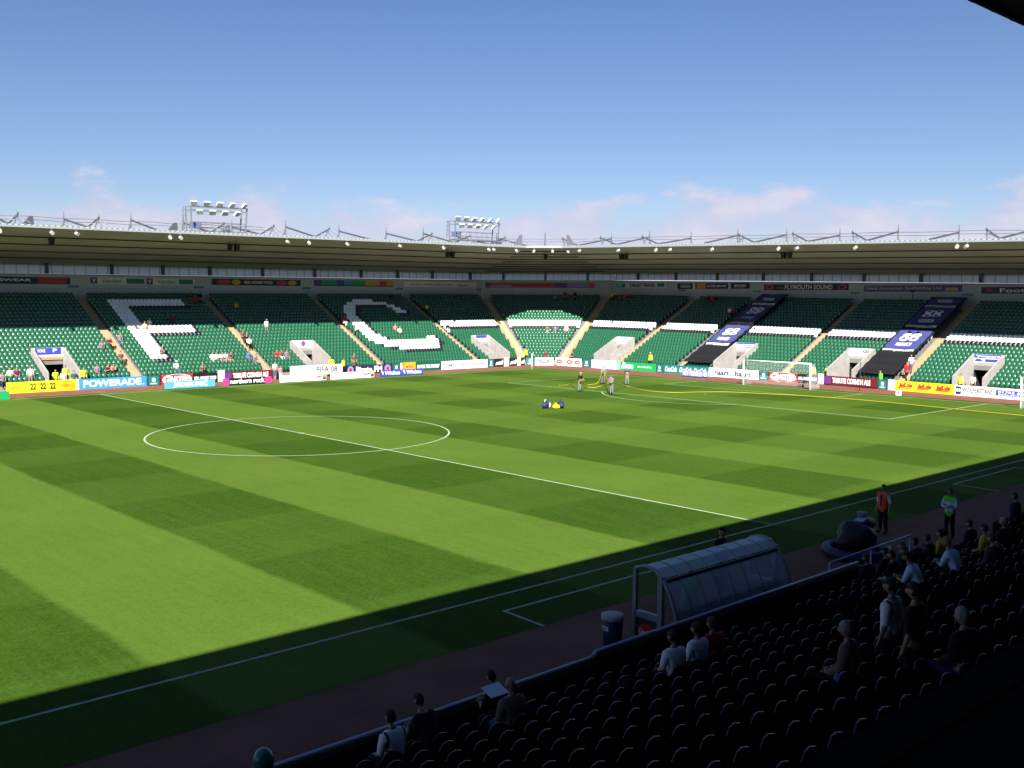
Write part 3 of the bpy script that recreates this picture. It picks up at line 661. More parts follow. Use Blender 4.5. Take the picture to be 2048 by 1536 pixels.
vb('R',2,[Ov('navy',.55,.95,.4,.8), Tx('white','Ford',.62,.88,.5,.7)],'white panel with a navy oval over the entrance right of the goal')
vb('R',3,[Rc('royal',.0,1,.55,1), Tx('white','Vospers',.06,.94,.6,.92,.03), Rc('royal',.4,1,.08,.45), Ov('royal',.02,.3,.1,.45)],'blue Vospers banner over the rightmost entrance')

# ------------------------------------------------------------------ long banners draped over the seats
bblue = mat('banner_blue', (.06,.07,.24), .55, .3, noise=.08, nscale=2); bblack = mat('banner_black', (.012,.012,.015), .6, .3, noise=.1, nscale=2); bwhite = mat('banner_white', (.78,.78,.82), .6, .3)
for bi, (a, c_) in enumerate(BAN):
    skew = (-.55, -1.1)[bi]
    root = thing('seat_banner', ['long blue and black banner draped down the seats left of the goal','long blue and black banner draped down the seats right of the goal'][bi], 'banner', W('R', (a+c_)/2, 0, 0), 0, 'long banners draped over the seats')
    def Bp(x, v, o=0):  # x 0..1 across, v 0 front .. 1 top
        d = -.1+15.2*v; zz = Z0+.345/.66*(d)+1.0+o+.05*math.sin(v*75)+.02*math.sin(x*9+v*20)
        return W('R', a+(c_-a)*x+skew*(1-v)*(-1)*0, d, zz)
    def strip(name, x0, x1, v0, v1, mt, o, parent, nx=4, nv=None):
        nv = nv or max(2, int((v1-v0)*80)); t = MB()
        for i in range(nx):
            for j in range(nv):
                X0, X1 = x0+(x1-x0)*i/nx, x0+(x1-x0)*(i+1)/nx; V0, V1 = v0+(v1-v0)*j/nv, v0+(v1-v0)*(j+1)/nv
                t.face(Bp(X0,V0,o), Bp(X1,V0,o), Bp(X1,V1,o), Bp(X0,V1,o), smooth=True)
                t.face(Bp(X0,V1,o-.02), Bp(X1,V1,o-.02), Bp(X1,V0,o-.02), Bp(X0,V0,o-.02), smooth=True)
        return wpart(name, t, mt, parent)
    strip('cloth', 0, 1, 0, 1, bblack, 0, root, 6, 90)
    def btext(body, x0, x1, v0, v1, bold=.03):
        V_, F_ = text_mesh(body, bold); t = MB(); t.v = [Bp(x0+(x1-x0)*v[0], v0+(v1-v0)*v[1], .06+.01*v[2]) for v in V_]; t.f = list(F_); t.m = [0]*len(F_); t.sm = [False]*len(F_); wpart('lettering', t, bwhite, root)
    for j, v0 in enumerate((.27,.58,.86) if bi == 0 else (.30,.61,.88)):
        v1 = min(v0+.24, .995)
        strip('blue_panel', .06, .94, v0, v1, bblue, .04, root, 4)
        cx, cv = .5, v0+.14
        for (ex, ev) in ((-.13,.03),(.13,.03),(-.13,-.015),(.13,-.015)):
            t = MB(); q = []
            for k in range(17):
                th = k*math.pi/8; q.append(((ex+cx)+.12*math.cos(th), cv+ev+.026*math.sin(th), (ex+cx)+.055*math.cos(th), cv+ev+.011*math.sin(th)))
            if v1 > cv+ev+.03:
                for k in range(16): t.face(Bp(q[k][2],q[k][3],.075), Bp(q[k][0],q[k][1],.075), Bp(q[k+1][0],q[k+1][1],.075), Bp(q[k+1][2],q[k+1][3],.075))
                wpart('emblem', t, bwhite, root)
        if v1 > v0+.08: btext('NORWICH', .3, .7, v0+.035, v0+.07, .02)
        btext('WWW.JOIN.COM', .08, .92, v0-.042, v0-.012, .03)

# ------------------------------------------------------------------ goals, corner flag
wp = mat('goal_paint', (.82,.82,.82), .35, .5); net = mat('goal_net', (.75,.78,.76), .7, .2)
def goal(x, yc, label, half=3.72, depth=1.9):
    g_ = thing('goal', label, 'goal', (x, yc, 0), 0)
    for y in (half, -half):
        t = MB(); t.tube([(0,y,0),(0,y,2.44)], .075, 10); lpart('goalpost', t, wp, g_)
    t = MB(); t.tube([(0,half+.06,2.44),(0,-half-.06,2.44)], .07, 10); lpart('crossbar', t, wp, g_)
    t = MB()
    for y in (half, -half): t.tube([(0,y,2.44),(.7,y,2.4),(depth,y,0),(0,y,.02)], .015, 4)
    t.tube([(depth,half,.02),(depth,-half,.02)], .015, 4); lpart('net_frame', t, galv, g_)
    t = MB(); k = 0
    y = -half
    while y <= half+.01: t.tube([(0,y,2.42),(.7,y,2.36),(depth,y,.02)], .0045, 3, False); y += .186
    for q in range(18):
        f = q/17; P = Vector((.7,0,2.36)).lerp(Vector((depth,0,.02)), f); t.tube([(P.x,-half,P.z),(P.x,half,P.z)], .0045, 3, False)
    for y in (-half, half):
        for q in range(12):
            z = .2*q; xm = .7+(depth-.7)*(1-z/2.4); t.tube([(0,y,z),(xm,y,z)], .0045, 3, False)
        for q in range(8): t.tube([(.22*q,y,0),(.22*q,y,2.4-max(0,(.22*q-.7))*1.95)], .0045, 3, False)
    o = lpart('net', t, net, g_); o['kind'] = 'stuff'
goal(XG-.0, -.1, 'white framed goal with a pale net on the goal line')
goal(50.25, -27.3, 'white framed goal cut off by the right edge of the photo', half=3.9)
for yy, xx in ((5.6,55.2),(-7.2,55.0)):
    t = MB(); t.tube([(xx,yy,0),(xx,yy,2.7)], .035, 5); o = C.objects.link(bpy.data.objects.new('net_pole', t.mesh('net_pole', fr_))) or bpy.data.objects['net_pole']
for i, o in enumerate([o for o in C.objects if o.name.startswith('net_pole')]):
    tag(o, ['thin dark net pole behind the left part of the goal','thin dark net pole standing right of the goal'][i], 'pole', 'net poles')
cf = thing('corner_flag', 'thin white pole at the far corner of the pitch', 'corner flag', (*hit(1064,739,2,0).xy, 0))
t = MB(); t.tube([(0,0,0),(0,0,1.9)], .05, 8); lpart('pole', t, wp, cf)
t = MB(); t.face((0,.02,1.95),(.30,.05,1.82),(0,.02,1.55)); t.face((0,.03,1.95),(0,.03,1.55),(.30,.06,1.82)); lpart('flag', t, bwhite, cf)

# ------------------------------------------------------------------ lamps, speakers and gantries
lampw = mat('lamp_white', (.82,.82,.76), .35, .5); black = mat('black_plastic', (.01,.01,.012), .5)
for s, us in (('L',[-6,-1.8,.3,9,10,21.5,24.1,28.8,35.8,42.1,49.1,49.9,53.7]), ('K',[-1.2,1.1,3.0]), ('R',[-32.5,-26.1,-20.4,-18.3,-12.5,-4.2,-2,4.4,14.2,15.1])):
    for i, u in enumerate(us):
        q = W(s, u, RF-.22, 14.5); dirn = SEG[s][2]; rz = math.atan2(dirn.y, dirn.x)-math.pi/2
        lt = thing('roof_lamp', 'small white lamp hanging under the front edge of the far roof', 'lamp', q, rz+(i % 3-1)*.3, 'small white lamps along the roof edge')
        t = MB(); t.tube([(0,0,.30),(0,0,.05)], .03, 5); lpart('bracket', t, galv, lt)
        t = MB(); t.sphere((0,-.05,-.08), (.18,.17,.16), 8, 6); lpart('housing', t, mat('roof_lamp_white', (.55,.55,.50), .4), lt)
        t = MB(); t.tube([(0,-.18,-.12),(0,-.30,-.17)], [.13,.17], 10); lpart('rim', t, MATS['roof_lamp_white'], lt)
for s, u, pr in (('L',-1.0,1),('L',16.8,2),('L',45.2,2),('K',0.2,1),('R',-27.6,2),('R',-4.9,2)):
    for j in range(pr):
        q = W(s, u+(j-.5)*.75*(pr-1), 2.2, 13.75); dirn = SEG[s][2]
        sp = thing('roof_speaker', 'black loudspeaker hanging under the far roof', 'loudspeaker', q, math.atan2(dirn.y, dirn.x)-math.pi/2+(j-.5)*.5*(pr-1), 'black loudspeakers under the far roof')
        t = MB(); t.hexa([(-.2,-.2,-.3),(.2,-.2,-.3),(.16,.2,-.3),(-.16,.2,-.3),(-.27,-.3,.3),(.27,-.3,.3),(.2,.2,.3),(-.2,.2,.3)]); lpart('cabinet', t, black, sp)
        t = MB(); t.tube([(0,0,.3),(0,0,.75)], .03, 5); lpart('bracket', t, black, sp)
def gantry(ua, ub, label, nt_, nb_, z0=15.55, z1=18.2):
    g_ = thing('floodlight_gantry', label, 'floodlights', W('L', ua, 6.5, 0), 0, 'floodlight gantries on the far roof')
    t = MB()
    for u in (ua, ub):
        for d in (6.2, 7.4): t = MB(); bar(t, 'L', (u,d,14.2), (u+(.35 if u == ub else -.1),d,z1), .12); wpart('frame_leg', t, galv, g_)
    for u in (ua+(ub-ua)*.42, ub-.6):
        for e_ in (0,.5): t = MB(); bar(t, 'L', (u+e_,6.2,14.4), (u+e_,6.2,z0+.1), .14); wpart('frame_leg', t, galv, g_)
    t = MB()
    for d in (6.2, 7.4):
        for z, w_ in ((z0,.2), (z0+.45,.05), (z0+1.0,.05), (z1-.4,.1), (z1,.09)): bar(t, 'L', (ua,d,z), (ub+.3,d,z), w_)
    for q in range(9): bar(t, 'L', (ua+(ub-ua)*q/8,6.2,z0), (ua+(ub-ua)*q/8,6.2,z0+1.0), .04)
    wpart('rail', t, galv, g_)
    t = MB(); sbox(t, 'L', ua, ub, 6.2, 7.4, z0-.06, z0); wpart('walkway', t, galv, g_)
    t = MB(); sbox(t, 'L', ua+.2, ua+1.4, 6.9, 7.3, z0+.35, z0+1.0); wpart('control_box', t, mat('blue_grey', (.10,.14,.28), .5), g_)
    t = MB()
    for q in range(4): bar(t, 'L', (ua-.6,7.4,z0+.6+.55*q), (ua,7.4,z0+.6+.55*q), .05)
    bar(t, 'L', (ua-.5,7.4,z0+.1), (ua-.35,7.4,z1), .07); wpart('ladder', t, galv, g_)
    for row, (cnt, zz, off) in enumerate(((nt_, z1+.28, 0.15), (nb_, z1-.62, .75))):
        for i in range(cnt):
            u = ua+off+(ub-ua-off-.1)*i/(cnt-1 if row == 0 else cnt-.4)
            q = Vector(W('L', u, 5.9, zz)); a_ = -.9+.45*i
            t = MB(); dv = Vector((math.sin(a_)*.7, -.8, -1.0)).normalized()
            sd_ = dv.cross(Vector((0,0,1))).normalized(); uu = sd_.cross(dv)
            t.hexa([q+dv*.10+sd_*x*.36+uu*y*.30 for x, y in ((-1,-1),(1,-1),(1,1),(-1,1))]+[q-dv*.14+sd_*x*.26+uu*y*.20 for x, y in ((-1,-1),(1,-1),(1,1),(-1,1))]); hd = wpart('floodlight', t, lampw, g_)
            t = MB(); t.hexa([q+dv*.112+sd_*x*.33+uu*y*.27 for x, y in ((-1,-1),(1,-1),(1,1),(-1,1))]+[q+dv*.101+sd_*x*.33+uu*y*.27 for x, y in ((-1,-1),(1,-1),(1,1),(-1,1))]); wpart('lens', t, mat('lens', (.25,.32,.33), .15, .8), hd)
            t = MB(); t.tube([q, q+Vector((0,.3,-.35))], .03, 4); wpart('bracket', t, galv, hd)
gantry(14.3, 20.2, 'left one of the two lattice floodlight gantries on the far roof', 5, 4)
gantry(49.4, 56.4, 'floodlight gantry on the far roof nearest the corner', 6, 5, 15.95, 18.3)
# ------------------------------------------------------------------ near stand: terraces, wall, rail, roof
ND, NRs, NZ0, NY0 = .80, .28, .50, -41.9
NK = 12
ntread = lambda k: NZ0+NRs*k
near = thing('main_grandstand', 'dark shaded terraced grandstand in the foreground with its roof edge at the upper right', 'grandstand', (-10,-52,0))
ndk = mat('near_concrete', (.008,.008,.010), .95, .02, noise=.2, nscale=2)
t = MB()
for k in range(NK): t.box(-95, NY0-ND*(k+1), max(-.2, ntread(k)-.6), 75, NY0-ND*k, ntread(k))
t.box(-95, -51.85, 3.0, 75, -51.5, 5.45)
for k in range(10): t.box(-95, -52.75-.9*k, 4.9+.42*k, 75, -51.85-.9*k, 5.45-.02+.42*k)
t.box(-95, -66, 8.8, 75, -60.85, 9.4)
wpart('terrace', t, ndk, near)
NA = [-55, -41, -27.6, -13.2, -3.9, 8.5, 21, 34, 48]
for a in NA:
    t = MB(); ty = MB()
    for k in range(NK-1):
        t.box(a-.55, NY0-ND*(k+1)+.012, ntread(k)-.1, a+.55, NY0-ND*k+.012, ntread(k)+.006); t.box(a-.55, NY0-ND*(k+1)+.012, ntread(k)+.006, a+.55, NY0-ND*(k+.5), ntread(k)+NRs/2)
    st_ = wpart('stair', t, ndk, near)
    for k in range(NK): ty.box(a-.5, NY0-ND*k-.05, ntread(k)+.006, a+.5, NY0-ND*k+.015, ntread(k)+.016)
    wpart('yellow_nosing', ty, mat('nosing_yellow', (.5,.4,.02), .7), st_)
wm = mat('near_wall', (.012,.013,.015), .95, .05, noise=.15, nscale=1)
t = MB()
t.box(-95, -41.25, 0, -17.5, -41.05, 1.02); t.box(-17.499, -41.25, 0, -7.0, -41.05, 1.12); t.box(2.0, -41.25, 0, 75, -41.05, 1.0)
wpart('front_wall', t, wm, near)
railm = mat('rail_paint', (.42,.46,.62), .35, .6)
t = MB(); t.tube([(-95,-41.12,1.10),(-17.5,-41.12,1.10)], .045, 8); t.tube([(-17.5,-41.12,1.20),(-7.0,-41.12,1.22)], .045, 8); t.tube([(-17.5,-41.12,1.10),(-17.5,-41.12,1.20)], .045, 8)
t.tube([(5,-41.12,1.08),(75,-41.12,1.08)], .03, 8); t.tube([(-7.2,-40.4,1.1),(-2.5,-40.4,1.15)], .035, 8)
for x in np.arange(-94, -7, 2.4): t.tube([(x,-41.12,1.0),(x,-41.12,1.12)], .03, 6)
for x in (-7.2,-4.9,-2.5): t.tube([(x,-40.4,0),(x,-40.4,1.12)], .03, 6)
wpart('hand_rail', t, railm, near)
# barrier with vertical bars at the far end
bar_ = thing('barrier', 'low railing with vertical bars beside the track at the right edge', 'barrier', (8.2,-40.4,0))
t = MB(); t.tube([(0,0,1.1),(3.8,0,1.1)], .04, 6); t.tube([(0,0,.85),(3.8,0,1.02)], .03, 6); lpart('top_rail', t, railm, bar_)
t = MB()
for q in range(24): t.tube([(q*.16,0,.05),(q*.16,0,1.08)], .012, 4)
lpart('bars', t, railm, bar_)
# roof over the near stand
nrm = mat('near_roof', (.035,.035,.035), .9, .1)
RY, RZ = -46.72, 13.7
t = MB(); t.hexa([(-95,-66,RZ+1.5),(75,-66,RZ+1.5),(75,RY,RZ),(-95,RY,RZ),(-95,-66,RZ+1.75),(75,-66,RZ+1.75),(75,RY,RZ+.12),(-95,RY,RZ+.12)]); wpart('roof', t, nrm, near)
t = MB(); t.box(-95, RY, RZ-.05, 75, RY+.09, RZ+.16); wpart('gutter', t, nrm, near)
t = MB(); x = -94
while x < 75: t.box(x, RY+.092, RZ-.03, x+.2, RY+.13, RZ+.12); x += .9
wpart('sheet_ribs', t, nrm, near)
t = MB(); t.box(-95, -66.3, 0, 75, -66, RZ+1.8); t.box(-95.3, -66.3, 0, -95, -46, RZ+1.6); t.box(75, -66.3, 0, 75.3, -46, RZ+1.6); wpart('unseen_rear_wall', t, nrm, near)  # unseen rear and end walls, added so light enters only from the front
for a in (-60,-48,20,40,60):
    t = MB(); t.box(a-.15, -58.2, 7.5, a+.15, -57.9, RZ+1.0); wpart('roof_column', t, nrm, near)
# near seats
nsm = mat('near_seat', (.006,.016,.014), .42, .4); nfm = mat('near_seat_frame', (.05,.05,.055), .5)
def near_seat_meshes():
    b_ = seat_base(); a = MB(); c_ = MB(); f_ = MB()
    V = [(-x, -y, z) for x, y, z in b_.v]
    nseat = 20
    a.v = V[:20]; a.f = [f for f in b_.f if max(f) < 20]; a.m = [0]*len(a.f); a.sm = [True]*len(a.f)
    c_.v = V[20:40]; c_.f = [tuple(i-20 for i in f) for f in b_.f if 20 <= min(f) and max(f) < 40]; c_.m = [0]*len(c_.f); c_.sm = [True]*len(c_.f)
    f_.box(-.03,-.19,0,.03,-.12,.42)
    return a.mesh('seat_pan', nsm), c_.mesh('backrest', nsm), f_.mesh('seat_stand', nfm)
smesh = near_seat_meshes()
cand = []
for k in range(NK):
    y = NY0-ND*k-.28; x = -40.0
    while x < 46:
        if not any(abs(x-a) < .85 for a in NA) :
            v = Vector((x, y, ntread(k)+.6))-CAM; dz = v.dot(fw)
            if dz > .8:
                px = 1024+F*v.dot(rt)/dz; py = 768-F*v.dot(up)/dz
                vis = -30 < px < 2080 and py < 1580
            else: vis = False
            cand.append((v.length if vis else 1e4+v.length, x, y, ntread(k)))
        x += .5
cand.sort()
one = cand[:300]; rest = [c for c in cand[300:] if c[0] < 1e4] + [c for c in cand[300:] if 1e4 <= c[0] < 1e4+30]
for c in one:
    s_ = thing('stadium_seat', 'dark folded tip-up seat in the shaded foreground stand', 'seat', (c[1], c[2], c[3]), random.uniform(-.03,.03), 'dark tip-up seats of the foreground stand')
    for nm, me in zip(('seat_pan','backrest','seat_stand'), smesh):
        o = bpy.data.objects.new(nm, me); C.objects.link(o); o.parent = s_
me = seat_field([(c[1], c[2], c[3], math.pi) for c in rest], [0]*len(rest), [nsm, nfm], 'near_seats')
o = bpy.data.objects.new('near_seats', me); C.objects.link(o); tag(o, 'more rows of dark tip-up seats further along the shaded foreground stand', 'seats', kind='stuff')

# ------------------------------------------------------------------ dugout, bin, hose cart
du = thing('dugout', 'curved clear plastic dugout with a grey metal frame on the near track', 'dugout', (-13.9,-39.1,0))
al = mat('dugout_frame', (.30,.33,.38), .4, .5, .3)
pc = bpy.data.materials.new('dugout_plastic'); pc.use_nodes = True; n3 = pc.node_tree.nodes; l3 = pc.node_tree.links
pb = n3['Principled BSDF']; pb.inputs['Base Color'].default_value = (.60,.64,.68,1); pb.inputs['Roughness'].default_value = .28
tp = n3.new('ShaderNodeBsdfTransparent'); ms = n3.new('ShaderNodeMixShader'); ms.inputs[0].default_value = .62
l3.new(tp.outputs[0], ms.inputs[1]); l3.new(pb.outputs[0], ms.inputs[2]); l3.new(ms.outputs[0], n3['Material Output'].inputs[0])
DL = 4.75
def prof(q):   # profile of the shell, y (0 = pitch side, negative = behind) and z
    pts = [(0,1.90),(-.28,2.0),(-.58,1.97),(-.84,1.78),(-1.06,1.45),(-1.23,1.05),(-1.31,.55),(-1.33,0)]
    q *= len(pts)-1; i = min(int(q), len(pts)-2); f = q-i; return (pts[i][0]*(1-f)+pts[i+1][0]*f, pts[i][1]*(1-f)+pts[i+1][1]*f)
NPn = 8
for i in range(NPn):
    for (q0, q1) in ((0,.42),(.435,1)):
        t = MB()
        for j in range(6):
            a, c_ = prof(q0+(q1-q0)*j/6), prof(q0+(q1-q0)*(j+1)/6)
            x0, x1 = DL*i/NPn+.025, DL*(i+1)/NPn-.025
            t.face((x0,a[0],a[1]), (x0,c_[0],c_[1]), (x1,c_[0],c_[1]), (x1,a[0],a[1]), smooth=True)
        lpart('plastic_panel', t, pc, du)
for i in range(NPn+1):
    t = MB(); r_ = .05 if i in (0, NPn) else .018; t.tube([(DL*i/NPn, *prof(q/16)) for q in range(17)], r_, 6); lpart('rib', t, al, du)
for x in (0, DL):
    t = MB(); t.box(x-.05,-.05,0,x+.05,.05,1.9); lpart('post', t, al, du)
    t = MB(); t.box(x-.06,-.86,0,x+.06,-.72,1.84); lpart('post', t, al, du)
    t = MB(); t.box(x-.05,-.74,.72,x+.05,-.02,.88); lpart('cross_rail', t, al, du)
    t = MB(); t.box(x-.02,-.72,.02,x+.02,-.03,.72); sp = lpart('side_panel', t, mat('side_panel', (.03,.035,.035), .5), du)
    if x == 0:
        t = MB(); t.face(*[(x-.026, -.38-.27*math.cos(a*math.pi/12), .38+.22*math.sin(a*math.pi/12)) for a in range(24)]); lpart('oval_sign', t, mat('sign_red', (.65,.03,.04), .4), sp)
        V_, F_ = text_mesh('Ginsters', .02); t = MB(); t.v = [(x-.032-.004*v[2], -.15-.46*v[0], .30+.17*v[1]) for v in V_]; t.f = list(F_); t.m = [0]*len(F_); t.sm = [False]*len(F_); lpart('lettering', t, bwhite, sp)
t = MB(); t.box(0,-.90,1.66,DL,-.81,1.76); lpart('back_rail', t, mat('back_rail', (.02,.02,.025), .5), du)
t = MB(); t.box(.0,-1.15,.42,DL,-.75,.47)
for x in np.arange(.3, DL, .6): t.box(x-.03,-1.0,0,x+.03,-.9,.42)
lpart('bench', t, black, du)
for i in range(8):
    t = MB(); x = .35+.57*i; t.box(x-.22,-1.12,.5,x+.22,-.8,.58); t.box(x-.22,-1.18,.58,x+.22,-1.10,1.1); lpart('seat', t, black, du)
bn = thing('litter_bin', 'dark blue bin with a white bag folded over its rim beside the dugout', 'bin', (-14.55,-38.95,0))
navy = mat('bin_blue', (.01,.014,.10), .5)
t = MB(); t.tube([(0,0,0),(0,0,.8)], [.21,.26], 14); lpart('bin_body', t, navy, bn)
t = MB(); i0 = 0
pts = []
for q in range(3): pts.append((0,0,.80+.1*q))
t.tube([(0,0,.72),(0,0,.78),(0,0,.85),(0,0,.86)], [.27,.285,.27,.2], 14); lpart('bin_bag', t, mat('bag_white', (.45,.45,.48), .6), bn)
V_, F_ = text_mesh('TDS', .03); t = MB(); t.v = [(-.255-.01*v[2], .1-.2*v[0], .5+.1*v[1]) for v in V_]; t.f = list(F_); t.m = [0]*len(F_); t.sm = [False]*len(F_); lpart('lettering', t, bwhite, bn)
hc = thing('covered_machine', 'dark covered machine with a nozzle on a round blue base beside the track', 'machine', (-1.9,-38.3,0), .3)
t = MB(); P = [(1.05*math.cos(a*math.pi/12), .95*math.sin(a*math.pi/12), .2) for a in range(25)]; t.tube(P, .17, 8, False); lpart('base_ring', t, mat('ring_blue', (.012,.016,.07), .5), hc)
rnd = random.Random(3)
t = MB(); t.sphere((0,.1,.58), (.75,.6,.52), 14, 9, fn=lambda p: p*(1+.14*math.sin(p.x*7+p.z*5)+.1*math.sin(p.y*9))); lpart('cover', t, black, hc)
t = MB(); t.tube([(.3,.0,.9),(.9,-.1,.95),(1.4,-.15,.85)], [.13,.16,.2], 10); lpart('nozzle', t, black, hc)
t = MB(); t.box(.15,-.15,1.06,.75,.15,1.12); lpart('lid_plate', t, mat('plate_blue', (.10,.14,.30), .4), hc)
wt = MB(); wt.tube([(0,0,0),(0,0,.35)], [.14,.18], 10); o = C.objects.link(bpy.data.objects.new('pale_bucket', wt.mesh('pale_bucket', mat('bucket_grey', (.16,.17,.26), .5))))
o = bpy.data.objects['pale_bucket']; o.location = (*hit(1723,1042,2,0).xy, 0); tag(o, 'small pale bucket on the shaded grass left of the steward in orange', 'bucket')
# balloon
bl = thing('balloon', 'green balloon held up at the front rail in the lower left foreground', 'balloon', hit(527,1521,1,-42.6))
t = MB(); t.sphere((0,0,0), (.15,.15,.18), 16, 12); lpart('balloon_skin', t, mat('balloon_green', (.02,.24,.17), .25, .6), bl)
t = MB(); t.tube([(0,0,-.18),(.02,0,-.7)], .004, 4); lpart('string', t, bwhite, bl)
# ball bags on the pitch
bx = hit(1104,817,2,0)
kb = thing('kit_bag', 'dark blue kit bag lying left of the yellow bag on the pitch', 'bag', (bx.x-.35,bx.y+.35,0), .4)
def bag(root, m1, m2):
    t = MB(); t.sphere((0,0,.26), (.5,.27,.27), 12, 8, fn=lambda p: Vector((p.x, p.y*(1+.1*math.sin(6*p.x)), p.z*(1+.15*math.sin(5*p.x+1))))); lpart('bag_body', t, m1, root)
    t = MB(); t.tube([(-.2,0,.5),(-.1,0,.68),(.1,0,.68),(.2,0,.5)], .02, 5); lpart('handle', t, m2, root)
    t = MB(); t.box(.12,-.285,.1,.34,-.22,.42); lpart('pocket', t, m2, root)
bag(kb, mat('bag_navy', (.02,.03,.12), .6), bwhite)
k2 = thing('kit_bag', 'dark blue kit bag lying right of the yellow bag on the pitch', 'bag', (bx.x+.65,bx.y-.30,0), 1.0); bag(k2, MATS['bag_navy'], MATS['bag_navy'])
k3 = thing('kit_bag', 'small bright yellow bag in front of the dark kit bags on the pitch', 'bag', (bx.x-.05,bx.y-.45,0), .2); bag(k3, mat('bag_yellow', (.75,.72,.02), .5), MATS['bag_yellow']); k3.scale = (.7,.8,.75)

# ------------------------------------------------------------------ people
def pose(kind):
    """joints in metres; person faces -Y (towards the pitch viewer), origin on the floor under the hips"""
    J = {}
    sit = kind.startswith('sit')
    hz = .50 if sit else .93
    lean = {'sit':-.06,'sit_lean':-.26,'stand':0,'fold':0,'hose':-.08,'walk':-.04}[kind]
    J['pelvis'] = (0,0,hz); J['spine'] = (0,lean*.35,hz+.22); J['chest'] = (0,lean*.8,hz+.42); J['neck'] = (0,lean*1.1,hz+.555); J['head'] = (0,lean*1.25-.01,hz+.64)
    for sg, n_ in ((1,'l'),(-1,'r')):
        sh = (sg*.185, lean*.9, hz+.48); J['sh'+n_] = sh
        if sit: J['hip'+n_] = (sg*.10,-.06,hz-.02); J['kn'+n_] = (sg*.13,-.46,hz+.02); J['an'+n_] = (sg*.13,-.46+.04,.09); J['to'+n_] = (sg*.14,-.60,.045)
        elif kind == 'walk': J['hip'+n_] = (sg*.09,0,hz-.05); J['kn'+n_] = (sg*.09,-.17*(sg > 0)+.02,.50); J['an'+n_] = (sg*.09,-.2 if sg > 0 else .26,.09 if sg > 0 else .14); J['to'+n_] = (sg*.1,-.38 if sg > 0 else .10,.04)
        else: J['hip'+n_] = (sg*.09,0,hz-.05); J['kn'+n_] = (sg*.11,-.02,.50); J['an'+n_] = (sg*.13,.02,.09); J['to'+n_] = (sg*.16,-.13,.04)
        if kind in ('stand','walk'):
            s2 = sg*(1 if kind == 'walk' else 0); J['el'+n_] = (sg*.255,.03+.1*s2,hz+.21); J['wr'+n_] = (sg*.27,-.04+.12*s2,hz-.03); J['ha'+n_] = (sg*.265,-.07+.12*s2,hz-.12)
        elif kind == 'fold':
            J['el'+n_] = (sg*.25,-.06,hz+.21); J['wr'+n_] = (sg*-.03,-.22-.02*sg,hz+.25+.02*sg); J['ha'+n_] = (-sg*.12,-.20-.02*sg,hz+.28+.02*sg)
        elif kind == 'hose':
            J['el'+n_] = (sg*.25,lean-.05,hz+.23); J['wr'+n_] = (sg*.15,lean-.28,hz+.14); J['ha'+n_] = (sg*.11,lean-.36,hz+.13)
        elif kind == 'sit': J['el'+n_] = (sg*.24,-.08,hz+.22); J['wr'+n_] = (sg*.15,-.28,hz+.11); J['ha'+n_] = (sg*.10,-.35,hz+.10)
        else: J['el'+n_] = (sg*.23,-.34,hz+.20); J['wr'+n_] = (sg*.10,-.50,hz+.22); J['ha'+n_] = (sg*.06,-.56,hz+.26)
    return J
RAD = {'pelvis':.135,'spine':.132,'chest':.148,'neck':.058,'head':.06,'sh':.080,'el':.047,'wr':.031,'ha':.036,'hip':.098,'kn':.062,'an':.043,'to':.042}
BONES = [('pelvis','spine','torso'),('spine','chest','torso'),('chest','neck','neck'),('neck','head','neck')]
for n_ in 'lr': BONES += [('chest','sh'+n_,'torso'),('sh'+n_,'el'+n_,'uarm'),('el'+n_,'wr'+n_,'farm'),('wr'+n_,'ha'+n_,'hand'),('pelvis','hip'+n_,'hips'),('hip'+n_,'kn'+n_,'thigh'),('kn'+n_,'an'+n_,'shin'),('an'+n_,'to'+n_,'foot')]
DG = None
